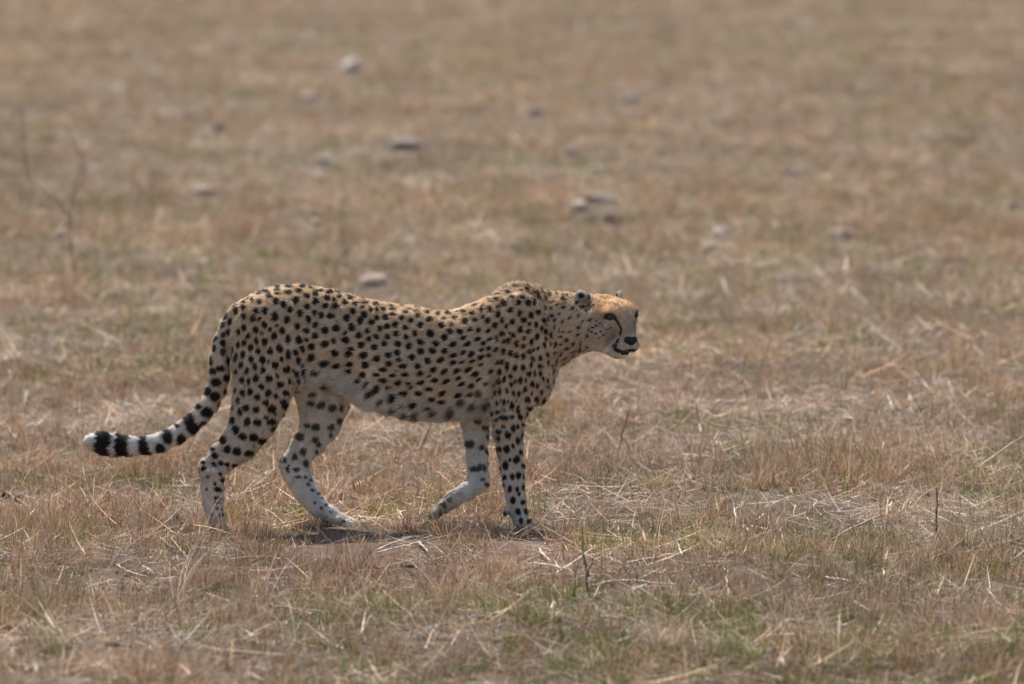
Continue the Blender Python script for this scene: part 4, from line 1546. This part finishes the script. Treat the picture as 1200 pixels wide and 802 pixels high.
M_DUNG = plain_material('dried_dung', (.05, .04, .034), .9, .15, 0, 120, .4)
M_CLOD = plain_material('soil_clod', (.17, .13, .105), .95, .1, 0, 60, .35)
for k, (x, y, w, h, lab) in enumerate([
        (8, 583, 12, 12, 'dark round dung lump at the left edge of the view'),
        (24, 586, 15, 12, 'dark ragged dung lump a little right of the round one'),
        (207.5, 608, 9.5, 9, 'single black dung pellet just left of the near hind paw'),
        (35, 609, 9, 8, 'small half hidden dung pellet in front of the ragged lump')]):
    p = G(x, y + h * .42)
    m_ = mpp(p)
    o = stone_mesh('dung_pellet', w * m_, w * m_ * .9, h * m_, M_DUNG, 950 + k, .35)
    o.location = (p[0], p[1], p[2] + h * m_ * .55)
    link(o)
    tag(o, lab, 'dung', 'dung pellets on the ground')
for k, (x, y, w, h, lab) in enumerate([
        (137, 753, 34, 10, 'flat grey brown clod of soil in the left foreground'),
        (478, 660, 22, 10, 'dark crumbled clod of soil below the lifted fore paw'),
        (1152, 733, 26, 9, 'brown clod of soil near the lower right bent straw'),
        (525, 748, 36, 9, 'low clod of bare soil in the front centre beside the green herb'),
        (1035, 778, 46, 9, 'broad flat clod of bare soil at the front right')]):
    p = G(x, y + h * .4)
    m_ = mpp(p)
    o = stone_mesh('soil_clod', w * m_, w * m_ * .8, h * m_ * 1.3, M_CLOD, 970 + k, .5)
    o.location = (p[0], p[1], p[2] + h * m_ * .15)
    link(o)
    tag(o, lab, 'clod', 'clods of soil')


def tube(name, pts_, radii, col, mat, parent=None, sides=5):
    pts_ = np.array(pts_, float)
    n = len(pts_)
    vv, ff, cc = [], [], []
    for i in range(n):
        t = pts_[min(i + 1, n - 1)] - pts_[max(i - 1, 0)]
        t /= np.linalg.norm(t) + 1e-9
        a = np.cross(t, [0, 1, 0] if abs(t[1]) < .9 else [0, 0, 1])
        a /= np.linalg.norm(a)
        b = np.cross(t, a)
        for q in range(sides):
            w = 2 * math.pi * q / sides
            vv.append(pts_[i] + (a * math.cos(w) + b * math.sin(w)) * radii[i])
            cc.append(np.array(col) * (1 + .22 * math.sin(i * 1.7)))
    for i in range(n - 1):
        for q in range(sides):
            r = (q + 1) % sides
            ff.append((i * sides + q, i * sides + r, (i + 1) * sides + r, (i + 1) * sides + q))
    ff.append(tuple(range(sides))[::-1])
    ff.append(tuple((n - 1) * sides + q for q in range(sides)))
    return mesh_obj(name, vv, ff, mat, parent, True, np.array(cc))


def curve_pts(P, n=14):
    P = np.array(P, float)
    s = np.concatenate([[0], np.cumsum(np.linalg.norm(np.diff(P, axis=0), axis=1))])
    out = []
    for c in range(3):
        if len(P) > 2:
            out.append(hermite(s, P[:, c], n)[1])
        else:
            out.append(np.interp(np.linspace(0, s[-1], n), s, P[:, c]))
    return np.array(out).T


# lying and leaning straws: pixels of the stalk as the photograph shows it, with the height of each point above the soil
def straw(pix, wpx, col, label, lift=None, upright=False):
    base = G(*pix[0])
    P = []
    for i, (x, y) in enumerate(pix):
        if upright and i:
            q = W(x, y, base[1] + .01 * i)
        else:
            q = G(x, y)
            z = (.012 if lift is None else lift[i])
            q = q + (CAM - q) / np.linalg.norm(CAM - q) * (z / math.sin(.14))
        P.append(q)
    m_ = mpp(base)
    c = curve_pts(P, 12)
    c[1:-1] += rng.normal(0, .0012, (10, 3))
    r = wpx * m_ * .5 * np.interp(np.linspace(0, 1, 12), [0, .15, .8, 1], [.9, 1, .8, .35])
    c = c - base
    o = tube('straw', c, r, col, M_STALK)
    o.location = base
    tag(o, label, 'straw', 'loose dry straws')


PW, PY_, PG = (.74, .65, .54), (.62, .48, .31), (.55, .48, .41)
LIE = [
    ([(188, 630), (203, 643)], 2.2, PW, 'short pale straw lying in front of the near hind paw'),
    ([(137, 662), (156, 672), (175, 677)], 2.0, PW, 'pale straw lying below the dung pellet, longer of the crossing pair'),
    ([(167, 663), (182, 673)], 2.0, PW, 'pale straw lying below the dung pellet, shorter of the crossing pair'),
    ([(130, 797), (165, 786), (197, 777)], 5.0, (.66, .56, .44), 'thick pale stalk lying at the lower left edge of the picture'),
    ([(282, 737), (300, 747), (303, 758)], 3.5, PW, 'hooked pale straw right of the left green tuft'),
    ([(67, 710), (120, 709), (170, 708)], 2.0, PY_, 'long level thin straw across the left foreground'),
    ([(0, 648), (43, 657)], 2.4, PG, 'grey straw lying at the left edge below the dung lumps'),
    ([(313, 708), (350, 714), (393, 717)], 2.0, PG, 'long thin grey straw below the near hind paw'),
    ([(290, 788), (310, 798)], 3.2, PW, 'short pale straw at the bottom edge left of centre'),
    ([(440, 645), (470, 633), (497, 626)], 2.6, PW, 'upper of two long straws in the shadow below the belly'),
    ([(443, 648), (480, 638), (510, 631)], 2.4, PW, 'lower of two long straws in the shadow below the belly'),
    ([(490, 635), (502, 647)], 3.0, PW, 'stubby pale straw hanging off the two shadow straws'),
    ([(507, 657), (538, 647)], 2.0, PG, 'grey straw lying below the lifted fore paw'),
    ([(632, 643), (637, 650), (645, 658)], 3.0, PW, 'short bright straw just right of the standing fore paw'),
    ([(615, 660), (640, 662), (663, 667)], 3.4, PW, 'thick bright straw lying below the standing fore paw'),
    ([(735, 660), (765, 654), (797, 648)], 3.0, PW, 'long pale straw under the pair of leaning straws right of the cheetah'),
    ([(693, 687), (717, 682), (797, 685)], 4.0, PG, 'thick grey stalk lying behind the dark twiggy weed'),
    ([(537, 727), (573, 717)], 2.4, PG, 'grey straw lying left of the green herb'),
    ([(868, 615), (888, 630)], 3.0, PW, 'bright straw slanting down beside the brightest level straw'),
    ([(880, 617), (903, 622)], 3.4, (.8, .74, .66), 'brightest level straw in the middle right grass'),
    ([(912, 615), (917, 630)], 2.6, PW, 'short steep straw next to the brightest level straw'),
    ([(918, 640), (945, 637), (970, 640)], 3.0, PW, 'level pale straw lying below the brightest level straw'),
    ([(1035, 677), (1063, 637), (1095, 628)], 2.6, PW, 'bent pale straw reaching towards the grey stick'),
    ([(953, 705), (1000, 692)], 2.6, PY_, 'yellow straw slanting below the bent pale straw'),
    ([(1002, 705), (1020, 717)], 3.2, PW, 'bright straw left of the right green tuft'),
    ([(1057, 702), (1080, 707)], 3.4, (.8, .74, .66), 'bright straw lying in front of the right green tuft'),
    ([(1088, 745), (1150, 732), (1177, 747)], 2.6, PY_, 'yellow straw bent in the middle in the lower right'),
    ([(1090, 748), (1103, 768)], 3.0, PY_, 'yellow straw hanging down from the bent lower right one'),
    ([(903, 742), (927, 723)], 2.6, PW, 'pale straw slanting above the front green tuft'),
    ([(967, 677), (1000, 682)], 4.0, PW, 'thick flat straw between yellow straw and level pale straw'),
    ([(800, 533), (838, 536)], 3.6, (.78, .71, .62), 'thick whitish straw lying out in front of the cheetah\'s chest height'),
    ([(803, 467), (835, 472)], 3.0, PW, 'blurred level straw beyond the thick whitish one'),
    ([(1120, 527), (1140, 537)], 2.6, PW, 'short straw left of the long slanting stalk at the right edge'),
]
for pix, w, c, lab in LIE:
    straw(pix, w, c, lab)
LEAN = [
    ([(83, 762), (48, 700), (32, 658)], 3.0, PY_, 'tallest straw leaning left out of the lower left tuft'),
    ([(84, 755), (50, 722), (18, 697)], 3.0, PY_, 'middle straw leaning left out of the lower left tuft'),
    ([(62, 750), (34, 724), (6, 708)], 2.6, PY_, 'lowest straw leaning left out of the lower left tuft'),
    ([(498, 762), (508, 738)], 4.0, PY_, 'short yellow straw leaning beside the front centre clod'),
    ([(758, 637), (750, 618), (742, 603)], 3.0, PW, 'steep pale straw leaning left beside the green sprout'),
    ([(800, 652), (793, 636), (787, 622)], 3.4, PW, 'steep thick straw leaning left at the end of the long pale straw'),
    ([(770, 624), (776, 608), (788, 598)], 2.4, PY_, 'curved yellow straw above the steep thick straw'),
    ([(967, 637), (1013, 612), (1040, 602)], 2.6, PY_, 'long yellow straw slanting up in the middle right grass'),
    ([(1140, 553), (1170, 531), (1199, 511)], 3.4, PY_, 'long slanting stalk at the right edge of the view'),
    ([(843, 602), (836, 582), (824, 563)], 2.6, PY_, 'left one of two arching straws right of the cheetah\'s fore legs'),
    ([(863, 608), (858, 588), (849, 570)], 2.6, PW, 'right one of two arching straws right of the cheetah\'s fore legs'),
    ([(822, 508), (818, 490), (815, 470)], 3.4, PY_, 'broad upright straw beyond the thick whitish lying straw'),
    ([(1068, 472), (1066, 456), (1066, 447), (1073, 445), (1084, 453), (1095, 464)], 2.6, (.7, .62, .52), 'white folded straw standing out of the grass on the right'),
    ([(1048, 482), (1040, 463)], 3.4, PW, 'short pale straw left of the white folded one'),
    ([(918, 780), (921, 766), (928, 757)], 4.0, PW, 'pale straw standing beside the front green tuft'),
    ([(855, 704), (851, 675)], 3.2, PY_, 'short upright straw at the left of the thick flat straw'),
    ([(853, 347), (846, 326)], 3.6, PW, 'blurred pale straw behind and right of the cheetah\'s face'),
    ([(486, 553), (495, 522), (507, 495)], 1.8, (.22, .13, .10), 'thin dark red stem rising below the cheetah\'s belly'),
    ([(721, 556), (728, 515), (738, 476)], 2.4, (.30, .18, .12), 'thin rust stem standing in front of the cheetah\'s chest'),
    ([(312, 517), (322, 524), (331, 522)], 2.0, PY_, 'curved straw between the two hind legs'),
]
for pix, w, c, lab in LEAN:
    straw(pix, w, c, lab, None, True)


def tuft(name, x, y, wpx, hpx, n, cols, wts, label, cat, group, mat, seed, lean=.3, bend=.5, width=.0026):
    rg = np.random.default_rng(seed)
    p = G(x, y)
    m_ = mpp(p)
    a = rg.uniform(0, 6.283, n)
    rr = wpx * m_ * .32 * np.sqrt(rg.random(n))
    roots = np.stack([rr * np.cos(a), rr * np.sin(a), np.full(n, -.006)], 1)
    ln = hpx * m_ * rg.beta(3, 2, n).clip(.25, 1) * 1.12
    v, f, c = blades(roots, a + rg.normal(0, .7, n), np.abs(rg.normal(lean, lean * .7, n)), rg.normal(bend, .4, n), ln, rg.uniform(.6, 1.3, n) * width,
                     pick(cols, wts, n, rg), 5, rg, pick(cols, wts, n, rg) * 1.1)
    o = mesh_obj(name, v, f.tolist(), mat, None, True, c)
    o.location = p
    tag(o, label, cat, group)
    return o


DR = [RUST, STRAW, BROWN]
TUFTS = [
    (1130, 646, 84, 66, 230, [BROWN, GREYS, STRAW], 'large grey brown tuft beside the grey stick on the right'),
    (1180, 640, 50, 60, 110, [BROWN, GREYS, STRAW], 'grey brown tuft at the right edge next to the large one'),
    (585, 700, 32, 40, 90, DR, 'compact rust tuft below the standing fore paw'),
    (241, 692, 52, 52, 120, DR, 'rust tuft in front of the near hind paw'),
    (311, 652, 54, 44, 110, DR, 'rust tuft between near and far hind paws'),
    (169, 651, 36, 22, 110, [BROWN, STRAW], 'low round brown tuft left of the near hind leg'),
    (783, 762, 64, 62, 130, [STRAW, RUST, PALEST], 'straw coloured tuft in the foreground right of centre'),
    (1105, 690, 34, 26, 60, DR, 'small rust tuft in front of the large grey brown one'),
    (655, 635, 44, 50, 90, DR, 'rust tuft just right of the standing fore paw'),
    (560, 645, 40, 40, 70, DR, 'thin rust tuft between the two fore paws'),
    (425, 580, 30, 44, 70, DR, 'orange brown tuft between far hind leg and lifted paw'),
    (722, 560, 34, 60, 60, DR, 'tall rust tuft around the stem before the chest'),
    (982, 545, 30, 56, 60, DR, 'tall rust tuft behind the small green sprout on the right'),
    (1035, 520, 46, 56, 80, DR, 'loose rust tuft below the white folded straw'),
    (885, 530, 44, 50, 70, [STRAW, RUST], 'straw coloured tuft right of the thick whitish straw'),
    (775, 575, 40, 46, 80, [STRAW, RUST], 'yellow tuft left of the two arching straws'),
    (60, 760, 70, 50, 90, [STRAW, GREYS], 'lower left tuft from which three straws lean'),
    (1175, 792, 26, 34, 60, [BROWN, BROWN, RUST], 'dark brown stump of grass at the lower right corner'),
    (930, 720, 60, 46, 80, [STRAW, PALEST, RUST], 'windswept pale tuft left of the yellow slanting straw'),
    (820, 640, 40, 40, 60, [RUST, STRAW], 'thin rust tuft right of the steep thick straw'),
]
for k, (x, y, w, h, n, cols, lab) in enumerate(TUFTS):
    tuft('grass_tuft', x, y, w, h, n, cols, [3, 2, 2][:len(cols)], lab, 'grass tuft', 'dry grass tufts', M_TUFT, 2000 + k)
GREENS = [
    (610, 754, 38, 18, 70, 'low green herb in the front centre'),
    (990, 556, 36, 18, 60, 'small green sprout below the tall rust tuft on the right'),
    (235, 748, 58, 32, 90, 'left green tuft in the foreground'),
    (873, 772, 76, 38, 120, 'front green tuft near the bottom edge right of centre'),
    (1072, 699, 66, 34, 110, 'right green tuft with bright straws around it'),
    (345, 702, 36, 20, 60, 'small green tuft right of the rust tuft before the hind paw'),
    (190, 576, 50, 24, 80, 'green patch behind the dung pellet under the tail'),
    (462, 766, 60, 28, 90, 'spreading green tuft in the foreground left of the front centre clod'),
    (757, 646, 28, 22, 50, 'green sprout at the foot of the steep pale straw'),
    (1180, 760, 34, 30, 60, 'bright green tuft behind the dark stump at the lower right'),
    (951, 332, 17, 20, 60, 'lone dark green tuft standing beyond the cheetah on the right'),
    (1050, 592, 40, 22, 60, 'green sprout between the long yellow straw and the large tuft'),
    (533, 640, 34, 16, 60, 'green sprout under the lifted fore paw'),
]
for k, (x, y, w, h, n, lab) in enumerate(GREENS):
    tuft('green_tuft', x, y, w, h, n, [GREEN, LIME, STRAW], [5, 3, .5], lab, 'grass tuft', 'green grass tufts', M_TUFT, 3000 + k, .55, .6, .0034)


def weed(base_px, stems, label, col, wpx, leaves=()):
    base = G(*base_px)
    m_ = mpp(base)
    root = bpy.data.objects.new('dry_weed', None)
    root.location = base
    root.empty_display_size = .1
    link(root)
    tag(root, label, 'weed', 'dry weeds')
    for k, pix in enumerate(stems):
        P = [W(x, y, base[1] + .02 * ((k % 3) - 1) * (i > 0)) for i, (x, y) in enumerate(pix)]
        c = curve_pts(P, 12) - base
        c += np.cumsum(rng.normal(0, .0016, c.shape), 0)
        tube('stem', c, wpx * m_ * .5 * np.linspace(1, .45, 12), col, M_STALK, root)
    for (x, y, w, h, lc) in leaves:
        q = W(x, y, base[1] - .01)
        n = 12
        a = rng.uniform(0, 6.283, n)
        v, f, cc = blades(np.zeros((n, 3)), a, np.abs(rng.normal(.7, .4, n)), rng.normal(.6, .3, n), rng.uniform(.4, 1, n) * h * m_, np.full(n, w * m_), pick([lc], [1], n, rng), 4)
        o = mesh_obj('leaf_cluster', v, f.tolist(), M_TUFT, root, True, cc)
        o.location = Vector(q - base)


weed((92, 329), [[(92, 329), (83, 285), (84, 240), (96, 190), (78, 140)], [(84, 262), (60, 230), (34, 212)], [(86, 232), (100, 205), (98, 176)], [(84, 270), (98, 262)], [(34, 212), (28, 170), (25, 120)]],
     'branched dry weed standing far out on the left above the tail', (.30, .235, .185), 2.5)
weed((410, 326), [[(410, 326), (405, 290), (402, 255), (404, 226)], [(404, 300), (414, 280)]],
     'single thin dry weed stem standing behind the cheetah\'s back', (.28, .22, .17), 3.0)
weed((690, 712), [[(690, 712), (689, 680), (686, 650), (682, 615)], [(689, 676), (696, 655)], [(688, 664), (680, 648)]],
     'dark twiggy weed with green leaves at its foot in the foreground', (.16, .12, .10), 2.6,
     [(672, 704, 4, 22, GREEN), (691, 710, 4, 20, GREEN), (700, 706, 3, 16, GREEN)])
weed((543, 702), [[(543, 702), (536, 680), (528, 664)], [(543, 702), (548, 685), (556, 672)], [(540, 692), (532, 684)]],
     'small brown twig with two forks left of the compact rust tuft', (.22, .15, .11), 2.4)
weed((1098, 640), [[(1098, 640), (1098, 605), (1099, 568)]], 'bare upright grey stick beside the large tuft on the right', (.20, .165, .14), 3.4)


# claws and whiskers belong to the animal
M_CLAW = plain_material('dark_claw', (.045, .036, .03), .35, .5)
for region, pts_ in (('n', [(288, 625.5, -.093), (285, 628, -.105), (288, 622, -.078)]), ('f', [(422, 617, .088), (419, 620, .076), (421, 614.5, .10)]),
                     ('s', [(624, 619, -.05), (621.5, 621, -.062), (624.5, 616, -.036)]), ('l', [(502, 607.5, .055), (504.5, 608.5, .042), (502, 604.5, .068)])):
    dx = -1 if region == 'l' else 1
    for (x, y, d) in pts_:
        a, b = W(x - 5 * dx, y - 2.5, d), W(x + 1.5 * dx, y + 1.5, d)
        tube('claw', curve_pts([a, (a + b) / 2 + [0, 0, .0025], b], 5), np.array([1.7, 1.6, 1.2, .8, .25]) * S, (.05, .04, .03), M_CLAW, cheetah)
M_WHISK = plain_material('white_whisker', (.75, .72, .68), .4, .4)
for s in (-1, 1):
    for a_, b_, L_ in ((44, -19, 20), (42.5, -23, 25), (40, -26, 24), (38.5, -21, 22)):
        st = np.array([a_ - 1, 12.5 * s, b_])
        en = st + np.array([-.15 * L_, .85 * L_ * s, -.35 * L_])
        mid = (st + en) / 2 + [1.5, 1.5 * s, 1.2]
        tube('whisker', curve_pts([H(*st), H(*mid), H(*en)], 7), np.array([.1, .1, .1, .09, .08, .06, .04]) * S, (.75, .72, .68), M_WHISK, cheetah, 4)
